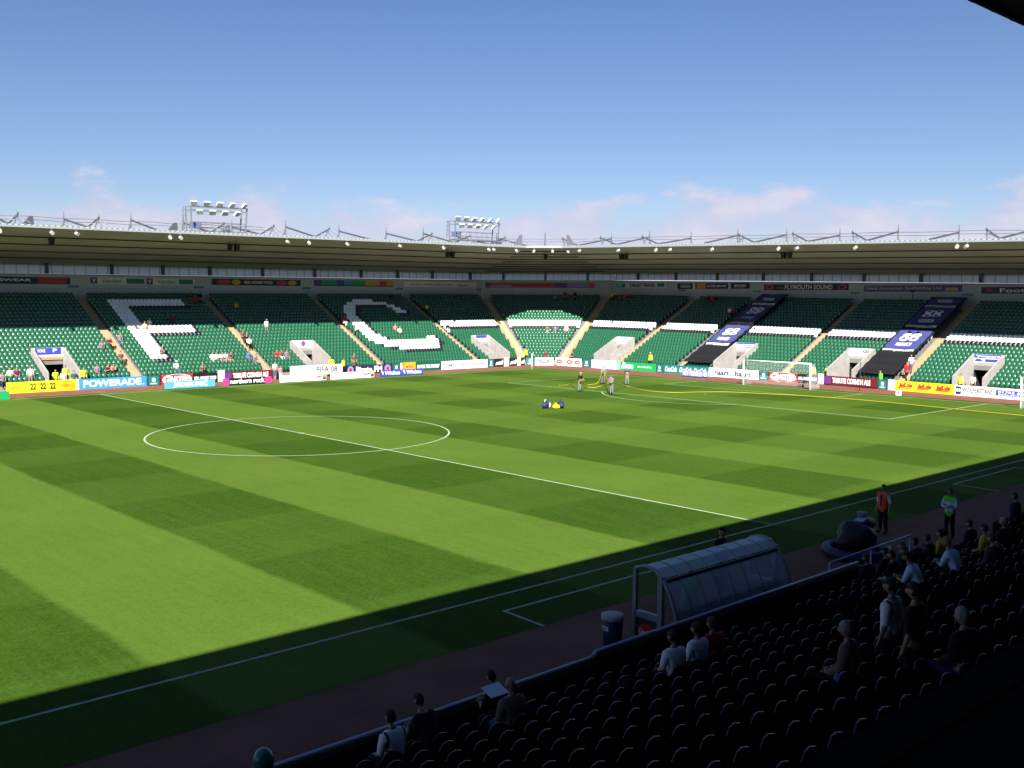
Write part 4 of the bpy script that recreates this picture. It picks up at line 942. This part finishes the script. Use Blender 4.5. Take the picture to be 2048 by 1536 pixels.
def build_pose(kind):
    J = pose(kind); names = list(J); idx = {k: i for i, k in enumerate(names)}
    me_ = bpy.data.meshes.new('sk'); me_.from_pydata([J[k] for k in names], [(idx[a], idx[b_]) for a, b_, c_ in BONES], [])
    o = bpy.data.objects.new('sk', me_); C.objects.link(o)
    md = o.modifiers.new('s', 'SKIN'); md.use_smooth_shade = True
    if not me_.skin_vertices:
        bpy.context.view_layer.objects.active = o
    for k, sv in zip(names, me_.skin_vertices[0].data):
        r = RAD.get(k) or RAD[k[:-1]]; sv.radius = (r, r); sv.use_root = (k == 'pelvis')
    o.modifiers.new('u', 'SUBSURF').levels = 1
    bpy.context.view_layer.update(); ev = bpy.data.meshes.new_from_object(o.evaluated_get(bpy.context.evaluated_depsgraph_get()))
    C.objects.unlink(o); bpy.data.objects.remove(o)
    V = np.array([v.co[:] for v in ev.vertices]); Nn = np.array([v.normal[:] for v in ev.vertices]); Fc = [tuple(p.vertices) for p in ev.polygons]
    # label by nearest bone
    best = np.full(len(V), 9e9); lab = np.empty(len(V), object)
    for a, b_, c_ in BONES:
        A, B = np.array(J[a]), np.array(J[b_]); d = B-A; tt = np.clip(((V-A)@d)/(d@d), 0, 1); q = np.linalg.norm(V-(A+tt[:,None]*d), axis=1)
        ra = RAD.get(a) or RAD[a[:-1]]; rb = RAD.get(b_) or RAD[b_[:-1]]; q = q-(ra+(rb-ra)*tt)
        m_ = q < best; best[m_] = q[m_]; lab[m_] = c_
    body = MB(); body.v = [tuple(v) for v in V]; body.f = list(Fc); body.m = [0]*len(Fc); body.sm = [True]*len(Fc)
    hc_ = Vector(J['head'])+Vector((0,-.02,.105)); tilt = {'sit':.1,'sit_lean':.35,'hose':.25}.get(kind, .05)
    rm = Matrix.Rotation(tilt, 3, 'X')
    def hf(p, k=1.0):
        x, y, z = p
        if z < 0: x *= 1-.35*(-z/.12)**1.5; y *= 1-.12*(-z/.12)
        if y < -.07 and abs(x) < .03 and -.045 < z < .02: y -= .022          # nose
        if y < -.06 and .015 < abs(x) < .055 and .0 < z < .035: y += .006       # eye sockets
        return rm @ Vector((x, y, z))
    body.sphere(hc_, (.077,.098,.122), 16, 14, fn=hf)
    for sg in (1,-1): body.sphere(hc_+rm @ Vector((sg*.078,.01,0)), (.014,.022,.034), 6, 5)
    # fingers
    for n_, sg in (('l',1),('r',-1)):
        w_, h_ = Vector(J['wr'+n_]), Vector(J['ha'+n_]); d = (h_-w_).normalized(); side = d.cross(Vector((0,0,1))); side = side.normalized() if side.length > .2 else Vector((0,1,0)); cu = side.cross(d)
        if cu.z > 0: cu = -cu
        for i, ln in enumerate((.062,.075,.08,.072)):
            b0 = h_+d*.012+side*(i-1.5)*.019; body.tube([b0, b0+d*ln*.45, b0+d*ln*.8+cu*.012, b0+d*ln*.95+cu*.032], [.010,.009,.008,.006], 5)
        b0 = h_-d*.02-side*.03*1; body.tube([b0, b0-side*.022+d*.03, b0-side*.02+d*.058+cu*.008], [.012,.010,.007], 5)
    def sub(keep, off, pad=0):
        m_ = MB(); mp_ = {}
        for f in Fc:
            if all(lab[i] in keep for i in f):
                g_ = []
                for i in f:
                    if i not in mp_: mp_[i] = len(m_.v); m_.v.append(tuple(V[i]+Nn[i]*off))
                    g_.append(mp_[i])
                m_.f.append(tuple(g_)); m_.m.append(0); m_.sm.append(True)
        return m_
    P = {'body': body, 'shirt': sub(('torso','uarm','neck_'), .014), 'jacket': sub(('torso','uarm','farm'), .022), 'vest': sub(('torso','hips'), .036),
         'trousers': sub(('hips','thigh','shin'), .016), 'shorts': sub(('hips','thigh'), .02), 'shoe': sub(('foot',), .012)}
    hair = MB(); hair.sphere(hc_, (.086,.106,.130), 14, 12, fn=lambda p: hf(p))
    keep = []; HV = [rm.inverted() @ (Vector(v)-hc_) for v in hair.v]
    for f in hair.f:
        c_ = sum((HV[i] for i in f), Vector())/4
        if c_.z > .05 or (c_.y > .02 and c_.z > -.05) or (abs(c_.x) > .06 and c_.z > .02): keep.append(f)
    hair.f = keep; hair.m = [0]*len(keep); hair.sm = [True]*len(keep); P['hair'] = hair
    eye = MB()
    for sg in (1,-1): eye.sphere(hc_+rm @ Vector((sg*.031,-.086,.018)), .010, 6, 5)
    P['eyes'] = eye
    cap = MB(); cap.sphere(hc_+Vector((0,0,.01)), (.092,.112,.128), 14, 12, fn=lambda p: rm @ Vector((p.x, p.y, max(p.z, .045)))); cap.hexa([hc_+rm @ Vector(q) for q in ((-.06,-.19,.05),(.06,-.19,.05),(.075,-.08,.05),(-.075,-.08,.05),(-.06,-.19,.062),(.06,-.19,.062),(.075,-.08,.07),(-.075,-.08,.07))]); P['cap'] = cap
    tie = MB(); ch = Vector(J['chest']); tie.hexa([ch+Vector(q) for q in ((-.035,-.155,-.34),(.035,-.155,-.34),(.035,-.14,-.34),(-.035,-.14,-.34),(-.02,-.165,.08),(.02,-.165,.08),(.02,-.13,.08),(-.02,-.13,.08))]); P['tie'] = tie
    dm = mat('default_cloth', (.1,.1,.1), .8); out = {}
    for k, m_ in P.items(): out[k] = m_.mesh(k, dm)
    return out
POSES = {k: build_pose(k) for k in ('sit','sit_lean','stand','fold','hose','walk')}
CL = {'white':(.76,.77,.80),'black':(.012,.012,.015),'red':(.50,.02,.03),'maroon':(.16,.03,.04),'grey':(.20,.20,.21),'dgrey':(.06,.06,.065),'navy':(.02,.03,.09),'jeans':(.07,.12,.24),'hivis':(.62,.80,.03),'hivisgreen':(.14,.80,.05),'orange':(1.0,.14,.04),'yellow':(.80,.55,.02),'cream':(.62,.58,.40),'brown':(.14,.09,.07),'mauve':(.26,.17,.24),'blue':(.08,.16,.42),'green':(.03,.12,.07),'pink':(.65,.25,.22),'lblue':(.55,.65,.85),'olive':(.16,.15,.10)}
def cm(c): return mat('cloth_'+c, CL[c], .85, .2, noise=.1, nscale=8)
def jersey():
    if 'jersey' in MATS: return MATS['jersey']
    mt = bpy.data.materials.new('jersey'); mt.use_nodes = True; a = mt.node_tree.nodes; q = mt.node_tree.links
    tcn = a.new('ShaderNodeTexCoord'); s_ = a.new('ShaderNodeSeparateXYZ'); q.new(tcn.outputs['Object'], s_.inputs[0]); ab = a.new('ShaderNodeMath'); ab.operation = 'ABSOLUTE'; q.new(s_.outputs[0], ab.inputs[0])
    g1 = a.new('ShaderNodeMath'); g1.operation = 'GREATER_THAN'; g1.inputs[1].default_value = .155; q.new(ab.outputs[0], g1.inputs[0]); g2 = a.new('ShaderNodeMath'); g2.operation = 'LESS_THAN'; g2.inputs[1].default_value = .20; q.new(ab.outputs[0], g2.inputs[0])
    mu = a.new('ShaderNodeMath'); mu.operation = 'MULTIPLY'; q.new(g1.outputs[0], mu.inputs[0]); q.new(g2.outputs[0], mu.inputs[1])
    mx_ = a.new('ShaderNodeMix'); mx_.data_type = 'RGBA'; q.new(mu.outputs[0], mx_.inputs[0]); mx_.inputs[6].default_value = (*CL['white'],1); mx_.inputs[7].default_value = (.01,.01,.015,1); q.new(mx_.outputs[2], a['Principled BSDF'].inputs['Base Color']); a['Principled BSDF'].inputs['Roughness'].default_value = .8
    MATS['jersey'] = mt; return mt
SK = [mat('skin_a', (.50,.28,.20), .6, .3), mat('skin_b', (.42,.24,.17), .6, .3)]
HRM = {'d': mat('hair_dark', (.02,.013,.01), .7), 'b': mat('hair_brown', (.09,.05,.025), .7), 'g': mat('hair_grey', (.32,.31,.30), .7), 'f': mat('hair_fair', (.28,.19,.09), .7)}
def person(loc, rz, kind, top, bot, label, hair='d', long=False, vest=None, shorts=False, tie=False, cap=None, group=None, scale=1):
    """rz = 0 faces -Y"""
    pr = thing('person', label, 'person', loc, rz, group); pr.scale = (scale,)*3; P = POSES[kind]
    def add(nm, key, mt):
        o = bpy.data.objects.new(nm, P[key]); C.objects.link(o); o.parent = pr; o.material_slots[0].link = 'OBJECT'; o.material_slots[0].material = mt
    add('body', 'body', random.choice(SK))
    add('jacket' if long else 'shirt', 'jacket' if long else 'shirt', jersey() if top == 'jersey' else cm(top))
    add('shorts' if shorts else 'trousers', 'shorts' if shorts else 'trousers', cm(bot)); add('shoes', 'shoe', cm('black')); add('eyes', 'eyes', HRM['d'])
    if cap: add('cap', 'cap', cm(cap))
    elif hair: add('hair', 'hair', HRM[hair])
    if vest: add('vest', 'vest', cm(vest))
    if tie: add('tie', 'tie', cm('navy'))
    return pr
def fseat(px, py, kind='sit'):
    """position on the far stand for a torso seen at a pixel"""
    d = ray(px, py); best = None
    for s in ('L','K','R'):
        o_, t_, n_ = SEG[s]
        for k in range(NR):
            dd = DEP*k+.22; P0 = Vector((*(o_+n_*dd), 0)); N3 = Vector((*n_, 0)); tt = (P0-CAM).dot(N3)/d.dot(N3); H = CAM+d*tt
            u = (Vector((H.x,H.y))-o_).dot(t_); a, c_ = urange(s, dd)
            if not a-.2 <= u <= c_+.2: continue
            zf = tread(k)*zs(H.x, H.y); hgt_ = .80 if kind.startswith('sit') else 1.2; er = abs(H.z-zf-hgt_)
            if best is None or er < best[0]: best = (er, (H.x, H.y, zf), math.atan2(n_.y, n_.x)-math.pi/2)
    return best[1], best[2]
def fp(px, py, kind, top, bot, label, **k):
    loc, rz = fseat(px, py, kind); person(loc, rz+random.uniform(-.25,.25), kind, top, bot, label, **k)
FP = [
 (5,752,'sit','grey','navy','person in a grey top in the front rows at the left edge',{}),
 (20,746,'sit','cream','navy','person in a cream shirt sitting above the left end of the yellow board',{'hair':'b'}),
 (33,748,'sit','maroon','jeans','person in a dark red top sitting beside the one in cream',{}),
 (61,752,'stand','white','grey','person in a white shirt standing behind the yellow board',{'hair':'b'}),
 (203,690,'sit','grey','navy','person in a grey top sitting left of the first aisle',{'hair':'b'}),
 (217,682,'sit_lean','maroon','black','person in a maroon top sitting at the edge of the first aisle',{'hair':'g'}),
 (240,672,'sit','grey','jeans','person in grey with jeans sitting right of the first aisle',{'hair':'b'}),
 (241,716,'sit','brown','brown','person in brown sitting low beside the first aisle',{}),
 (194,742,'sit','mauve','jeans','person in mauve and jeans, leftmost of three above the POWERADE board',{}),
 (213,739,'sit_lean','maroon','black','person in a striped maroon top, middle of three above the POWERADE board',{'hair':'b'}),
 (224,739,'sit_lean','pink','black','person in a pink striped top, rightmost of three above the POWERADE board',{}),
 (352,732,'sit','white','jeans','person in a white shirt and white cap above the red GINSTERS board',{'cap':'white'}),
 (403,741,'sit_lean','brown','black','person hunched in dark clothes above the REAL HONEST FOOD board',{'hair':'f'}),
 (322,700,'sit_lean','mauve','dgrey','person in mauve sitting beside the stem of the letter F',{'hair':'f'}),
 (289,650,'sit','cream','brown','person in cream, left of two beside the middle arm of the F',{}),
 (298,649,'sit','white','brown','person in white, right of two beside the middle arm of the F',{'hair':'b'}),
 (381,592,'sit','dgrey','black','person in dark grey in the shaded top rows left of the second aisle',{}),
 (389,600,'sit','red','black','person in a red top in the shade near the top of the second aisle',{}),
 (400,590,'stand','black','black','person in black standing at the top of the second aisle',{}),
 (346,640,'sit','maroon','black','person in dark red in the shade between the arms of the F',{}),
 (472,610,'sit','yellow','black','person in a yellow top alone in the shaded seats right of the second aisle',{}),
 (533,647,'stand','white','grey','person in a white shirt standing alone at the edge of the shade',{'hair':'b'}),
 (485,668,'sit','brown','black','person in brown, highest of the group by the second aisle',{'hair':'b'}),
 (491,679,'sit_lean','black','black','person in black by the second aisle below the one in brown',{'hair':'f'}),
 (498,684,'sit','white','black','person in white and black, lowest of the group by the second aisle',{}),
 (424,714,'sit','white','cream','person in white at the left end of the row of five',{}),
 (432,711,'sit','white','green','person in white, second from the left in the row of five',{}),
 (443,713,'sit_lean','white','pink','person in white with pink shorts in the middle of the row of five',{'hair':'b'}),
 (450,711,'sit','white','pink','person in white, fourth in the row of five',{}),
 (458,712,'sit_lean','brown','pink','person in brown at the right end of the row of five',{'hair':'b'}),
 (497,712,'sit','blue','jeans','person in blue left of the lower second aisle',{}),
 (509,716,'sit_lean','mauve','mauve','person in mauve at the edge of the lower second aisle',{'hair':'b'}),
 (553,708,'sit','red','black','person in a red top, leftmost of three right of the second aisle',{}),
 (562,709,'sit','brown','white','person in brown, middle of three right of the second aisle',{'hair':'b'}),
 (573,709,'sit','mauve','mauve','person in mauve, rightmost of three right of the second aisle',{}),
 (708,722,'stand','brown','brown','person in brown standing above the Pirate FM board',{'hair':'b'}),
 (688,640,'sit','red','white','person in red sitting at the top left of the letter C beside the third aisle',{}),
 (712,658,'sit_lean','white','black','person in white beside the curve of the letter C',{'hair':'b'}),
 (790,658,'sit','pink','brown','person in pink inside the letter C',{'hair':'b'}),
 (799,661,'sit','white','black','person in white inside the letter C',{'hair':'f'}),
 (893,654,'sit_lean','black','white','person in black and white at the left end of the white seat band',{}),
 (780,593,'sit','black','black','person in black in the shade at the top of the fourth aisle',{}),
 (853,613,'sit','yellow','black','person in a yellow top in the shaded seats right of the fourth aisle',{}),
 (1095,657,'sit','olive','cream','person in olive sitting low in front of the white band in the corner',{'hair':'b'}),
 (1111,657,'sit','mauve','mauve','person in mauve sitting in front of the white band in the corner',{}),
 (1133,657,'walk','white','dgrey','person in white with grey shorts and backpack on the right corner aisle',{'hair':'b','shorts':True}),
 (1091,712,'sit','maroon','maroon','person in maroon sitting low in the corner block above the red ovals',{}),
 (1146,712,'sit','maroon','black','person in maroon and black right of the corner aisle above the red ovals',{}),
 (1110,593,'sit','grey','black','person in grey in the shaded top rows of the corner block',{}),
 (1130,591,'stand','maroon','black','person in dark red standing at the back of the corner block',{}),
 (1150,590,'stand','black','black','person in black standing at the back of the corner block',{}),
 (1224,588,'stand','yellow','black','person in a yellow top standing below the TARGET TRAVEL banner',{'hair':'b'}),
 (1240,595,'sit','brown','black','person in brown sitting below the TARGET TRAVEL banner',{}),
 (1251,594,'sit','red','black','person in red sitting below the TARGET TRAVEL banner',{}),
 (1261,594,'sit','black','black','person in black sitting below the TARGET TRAVEL banner',{}),
 (1418,598,'sit','black','black','person in black, left of three in the top row by the banner',{}),
 (1424,599,'sit','red','black','person in red, middle of three in the top row by the banner',{}),
 (1432,599,'sit','black','black','person in dark clothes, right of three in the top row by the banner',{}),
 (1460,624,'sit','lblue','black','person in pale blue in the shade beside the left long banner',{}),
 (1466,625,'sit','red','black','person in red in the shade beside the left long banner',{}),
 (1814,735,'walk','red','black','person in a red top walking down the aisle beside the right long banner',{'hair':'d','shorts':True}),
 (1823,724,'walk','lblue','jeans','person in blue and white behind the one in red on the aisle',{}),
]
for a in FP: fp(a[0], a[1], a[2], a[3], a[4], a[5], **a[6])
# stewards and others at ground level in front of / inside the entrances
def gp(px, ax, v, py, kind, top, bot, label, rz=0, z=0, **k):
    H = hit(px, py, ax, v); person((H.x, H.y, z), rz, kind, top, bot, label, **k)
hv = dict(vest='hivis', group='stewards in yellow high visibility jackets')
gp(111,1,40.6,750,'stand','hivis','black','steward in yellow jacket at the left side of the leftmost entrance',z=.05,long=True,**hv)
gp(131,1,41.8,745,'stand','hivis','black','steward in yellow jacket deep inside the leftmost entrance',z=.3,long=True,**hv)
gp(127,1,39.9,756,'stand','white','grey','person in a pale shirt in the middle of the leftmost entrance',hair='g')
gp(148,1,39.15,757,'stand','green','brown','person in dark green at the right wall of the leftmost entrance')
gp(167,1,39.1,750,'stand','hivis','black','steward in yellow jacket just left of the POWERADE board',z=.25,long=True,**hv)
gp(550,1,38.3,740,'stand','white','jeans','person in a white shirt and jeans in the gap between the boards',hair='d',z=.1)
gp(561,1,38.0,745,'stand','pink','white','smaller person in pink beside the one in white and jeans',z=0,scale=.8)
gp(663,1,39.1,735,'stand','hivis','black','steward in yellow jacket at the mouth of the second entrance',z=.25,long=True,rz=2.6,**hv)
gp(687,1,38.4,730,'stand','hivis','black','steward in yellow jacket between the FIFA 08 and Pirate FM boards',z=.15,long=True,rz=.5,**hv)
gp(1052,1,39.15,712,'stand','hivis','black','steward in yellow jacket at the foot of the left corner aisle',z=.4,long=True,**hv)
R9 = -math.pi/2
gp(1301,0,58.95,722,'stand','hivis','black','steward in yellow jacket above the green Extra board',z=.45,long=True,rz=R9,cap='hivis',**hv)
gp(1625,0,58.85,750,'stand','hivis','black','steward in yellow jacket behind the right goalpost',z=.1,long=True,rz=R9+.5,**hv)
gp(1655,0,59.4,748,'fold','hivis','black','steward in yellow jacket at the entrance right of the goal',z=.1,long=True,rz=R9,**hv)
gp(1761,0,58.3,756,'stand','hivisgreen','navy','steward in green jacket leaning on the boards below the right long banner',z=.0,long=True,rz=R9-.6,vest='hivisgreen')
gp(1921,0,59.6,762,'stand','white','black','steward in yellow vest standing in the rightmost entrance',rz=R9,**hv)
gp(1945,0,60.4,765,'stand','white','black','person in a white shirt at the right wall of the rightmost entrance',rz=R9,hair='b')
# ground staff with the hose
GS = []
for px, py, top, lab, rz, kd in ((1159,783,'black','ground staff person in a black top at the left holding the hose',.9,'hose'), (1206,768,'grey','ground staff person in a grey top behind lifting the hose',.3,'hose'), (1223,789,'grey','ground staff person in grey overalls nearest with the hose',-.7,'hose'), (1254,771,'navy','ground staff person in a navy and orange top at the right',-.2,'fold')):
    q = hit(px, py, 2, 0); GS.append(q); person((q.x, q.y, 0), R9/2+rz, kd, top, 'grey', lab, hair='d' if top != 'black' else 'g', long=(top == 'grey'))
o = [x for x in C.objects if x.name.startswith('person')][-1]
t = MB(); t.tube([(0,0,1.18),(0,0,1.28)], [.20,.215], 14, False); lpart('orange_band', t, cm('orange'), o)
# hose
hy = mat('hose_yellow', (.42,.34,.012), .5, .4)
def spl(P, n_=8):
    out = []; P = [Vector(p) for p in P]; Q = [P[0]]+P+[P[-1]]
    for i in range(1, len(Q)-2):
        for j in range(n_):
            f = j/n_; a, b_, c_, d_ = Q[i-1], Q[i], Q[i+1], Q[i+2]
            out.append(.5*((2*b_)+(c_-a)*f+(2*a-5*b_+4*c_-d_)*f*f+(3*b_-a-3*c_+d_)*f**3))
    return out+[P[-1]]
def G(px, py, z=.05): q = hit(px, py, 2, z); return (q.x, q.y, z)
def hand(i, z): d_ = (CAM-GS[i]); d_.z = 0; d_.normalize(); q = GS[i]+d_*.4; return (q.x, q.y, z)
path1 = [G(1118,771), G(1138,769), hand(0,1.0), G(1175,769,.3), G(1196,765,.5), hand(1,1.35), G(1216,762,.9), hand(2,1.1), G(1243,769,.35), G(1258,773), G(1280,779), G(1310,783), G(1350,785), G(1400,784), G(1460,784), G(1520,787), G(1600,791), G(1700,798), G(1800,807), G(1900,817), G(2048,831), G(2200,842)]
path2 = [hand(0,.95), G(1172,773,.25), G(1190,775,.15), G(1206,770,.4), hand(2,1.05)]
hs = thing('hose', 'long yellow hose held by the ground staff and running across the pitch to the right', 'hose', (GS[2].x, GS[2].y, 0))
for P in (path1, path2):
    t = MB(); t.tube(spl(P), .034, 6); wpart('hose_length', t, hy, hs)
# ------------------------------------------------------------------ near people (in shade)
def nseat(px, py, kind='sit'):
    d = ray(px, py); best = None
    for k in range(NK):
        y = NY0-ND*k-.24; H = hit(px, py, 1, y); er = abs(H.z-ntread(k)-(.85 if kind.startswith('sit') else 1.25))
        if (H-CAM).dot(fw) > 0 and (best is None or er < best[0]): best = (er, (H.x, y, ntread(k)))
    return best[1]
PI = math.pi
NP = [
 (790,1482,'sit','jersey','black','person in a white shirt with dark side panels sitting low at the rail',{'hair':'d'}),
 (868,1445,'sit_lean','black','black','person in black leaning forward right of the one in white at the rail',{'hair':'d'}),
 (1012,1385,'sit_lean','black','black','person in black reading a paper at the front rail',{'hair':'d'}),
 (1028,1418,'sit','olive','jeans','bald person in an olive jacket behind the one reading',{'hair':None,'long':True}),
 (1352,1318,'sit','white','black','person in a white T-shirt seen from behind, left of a group of three',{'hair':'d'}),
 (1400,1300,'sit','white','black','person in a white T-shirt in the middle of a group of three',{'hair':'d'}),
 (1430,1292,'sit','red','black','person in a dark red top, right of a group of three',{'hair':'b'}),
 (1782,1240,'stand','jersey','black','person in a white shirt with dark side panels standing in the rows',{'hair':'d','shorts':True}),
 (1830,1235,'stand','black','black','person in black standing right beside the one in the white shirt',{'hair':'d','shorts':True}),
 (1705,1300,'sit','olive','black','grey haired person in olive sitting below the standing pair',{'hair':'g','long':True}),
 (1938,1270,'sit','black','navy','grey haired person in black sitting right of the standing pair',{'hair':'g','long':True}),
 (1738,1148,'sit','black','black','person in black with white piping at the front rail beside the dugout',{'hair':'d','long':True}),
 (1845,1150,'sit_lean','lblue','black','person in a pale shirt leaning forward in the right foreground crowd',{'hair':'d'}),
 (1815,1128,'sit','black','black','person in black left of the one in the pale shirt',{'hair':'b'}),
 (1920,1128,'sit_lean','lblue','black','person in pale blue turned sideways in the right foreground crowd',{'hair':'f'}),
 (1975,1088,'sit','yellow','black','person in a yellow top towards the right edge of the foreground crowd',{'hair':'d'}),
 (1778,1085,'sit','black','black','person in black sitting behind the steward in orange',{'hair':'d','long':True}),
 (1812,1075,'sit','dgrey','black','person in dark grey, second in the foreground crowd by the rail',{'hair':'b'}),
 (1838,1060,'sit','navy','black','person in navy in the middle of the crowd by the rail',{'hair':'d','long':True}),
 (1862,1050,'sit','black','black','person in a black coat at the back of the crowd by the rail',{'hair':'g','long':True}),
 (1888,1058,'sit','yellow','black','person in a dull yellow top in the crowd by the rail',{'hair':'d'}),
 (1860,1092,'sit','mauve','black','person in mauve in the foreground crowd',{'hair':'b'}),
 (1895,1090,'sit','brown','black','person in brown in the foreground crowd',{'hair':'d'}),
 (2030,1020,'stand','navy','black','person in a navy top with white piping at the right edge',{'hair':'d','long':True}),
 (2012,1075,'sit','black','navy','person in black near the right edge of the foreground crowd',{'hair':'g'}),
 (1990,1120,'sit','dgrey','black','person in dark grey sitting at the far right of the foreground crowd',{'hair':'b','long':True}),
 (1945,1062,'sit','black','black','person in black in front of the low railing',{'hair':'d','long':True}),
 (1790,1140,'sit','black','black','person in black sitting low beside the front rail',{'hair':'d'}),
]
for a in NP:
    loc = nseat(a[0], a[1], a[2]); person(loc, PI+random.uniform(-.2,.2), a[2], a[3], a[4], a[5], **a[6])
# blue bag on a seat, newspaper
q = nseat(1688,1330,'sit'); t = MB(); t.sphere((0,0,0), (.3,.14,.1), 10, 6); o = bpy.data.objects.new('blue_bag', t.mesh('blue_bag', mat('bag_blue', (.04,.06,.40), .6))); C.objects.link(o); o.location = (q[0]+.1, q[1], q[2]+.62); tag(o, 'blue bag lying on a seat beside the grey haired person in olive', 'bag')
q = hit(990,1386,1,-42.3); t = MB(); t.hexa([(-.2,-.14,0),(.2,-.14,.0),(.2,.14,.1),(-.2,.14,.1),(-.2,-.14,.006),(.2,-.14,.006),(.2,.14,.106),(-.2,.14,.106)]); o = bpy.data.objects.new('newspaper', t.mesh('newspaper', bwhite)); C.objects.link(o); o.location = q; tag(o, 'white paper held by the person reading at the front rail', 'newspaper')
# stewards on the near track
q = hit(1768,1066,2,0); person((q.x-.1, q.y, 0), PI*1.75+.35-PI/2+.25, 'stand', 'white', 'black', 'steward in an orange vest, white shirt and dark tie on the near track', vest='orange', tie=True, hair='d')
q = hit(1915,1080,2,0); person((q.x, q.y+.3, 0), -1.6, 'fold', 'lblue', 'black', 'steward in a green high visibility vest with folded arms on the near track', vest='hivisgreen', hair='d', long=True)
q = (-8.4,-37.6,0); person(q, .2, 'stand', 'black', 'black', 'person in black whose head shows above the dugout roof', cap='black', long=True)
person((-12.6,-39.75,0), PI, 'stand', 'hivisgreen', 'black', 'steward in a green jacket seen blurred through the dugout plastic', vest='hivisgreen', long=True)
# red machine and small items by the far track
q = hit(1652,778,2,0); tt = MB(); tt.tube([(0,0,0),(0,0,.25)], [.3,.25], 8); 
o = bpy.data.objects.new('sprinkler_cap', tt.mesh('sprinkler_cap', black)); C.objects.link(o); o.location = (*hit(1602,774,2,0).xy, 0); tag(o, 'small dark round object on the track behind the goal', 'bag')
q = hit(1797,792,2,0); s_ = thing('corner_sign', 'small white square sign standing on the track below the yellow board', 'sign', (q.x, q.y, 0), R9)
t = MB(); t.box(-.25,-.02,.05,.25,.02,.5); lpart('sign_plate', t, bwhite, s_); t = MB(); t.box(-.12,-.03,.2,.12,-.021,.36); lpart('print', t, MATS['cloth_grey'], s_); t = MB(); t.box(-.2,.0,0,-.16,.3,.05); t.box(.16,0,0,.2,.3,.05); lpart('foot', t, black, s_)
# press seats under the far banner: a camera platform
cp = thing('camera_platform', 'small railed camera platform at the top of the seats in the right stand', 'platform', W('R', 3.0, 14.6, 0))
t = MB()
for u in (1.6,3.0,4.4): bar(t, 'R', (u,14.4,8.4), (u,14.4,9.7), .05)
for z in (9.2,9.68): bar(t, 'R', (1.6,14.4,z), (4.4,14.4,z), .05)
wpart('rails', t, galv, cp); t = MB(); sbox(t, 'R', 1.6, 4.4, 14.4, 15.6, 8.55, 8.7); wpart('deck', t, mat('deck_brown', (.12,.09,.07), .8), cp)
t = MB(); sbox(t, 'R', 2.6, 2.95, 14.6, 14.9, 9.9, 10.2); wpart('camera_body', t, black, cp); t = MB(); bar(t, 'R', (2.78,14.75,8.7), (2.78,14.75,9.9), .07); wpart('tripod', t, black, cp)
for me in list(bpy.data.curves): 
    if me.users == 0: bpy.data.curves.remove(me)
def order(pref, fmt):
    L_ = [o for o in C.objects if o.parent is None and o.name.split('.')[0] == pref]
    L_.sort(key=lambda o: (Vector(o.location)-CAM).dot(rt)/(Vector(o.location)-CAM).dot(fw))
    for i, o in enumerate(L_): o['label'] = fmt % ORD[i]
order('roof_lamp', 'small white roof lamp, the %s from the left along the far roof edge')
order('roof_speaker', 'black loudspeaker, the %s from the left under the far roof')
order('exit_sign', 'small green exit sign, the %s from the left along the back wall')
for o in C.objects:
    if len(str(o.get('label','')).split()) > 16: print('LONG', o['label'])
print('objects', len(bpy.data.objects), 'seats', len(pl), 'near rest', len(rest), 'tris', sum(len(m_.polygons) for m_ in bpy.data.meshes))
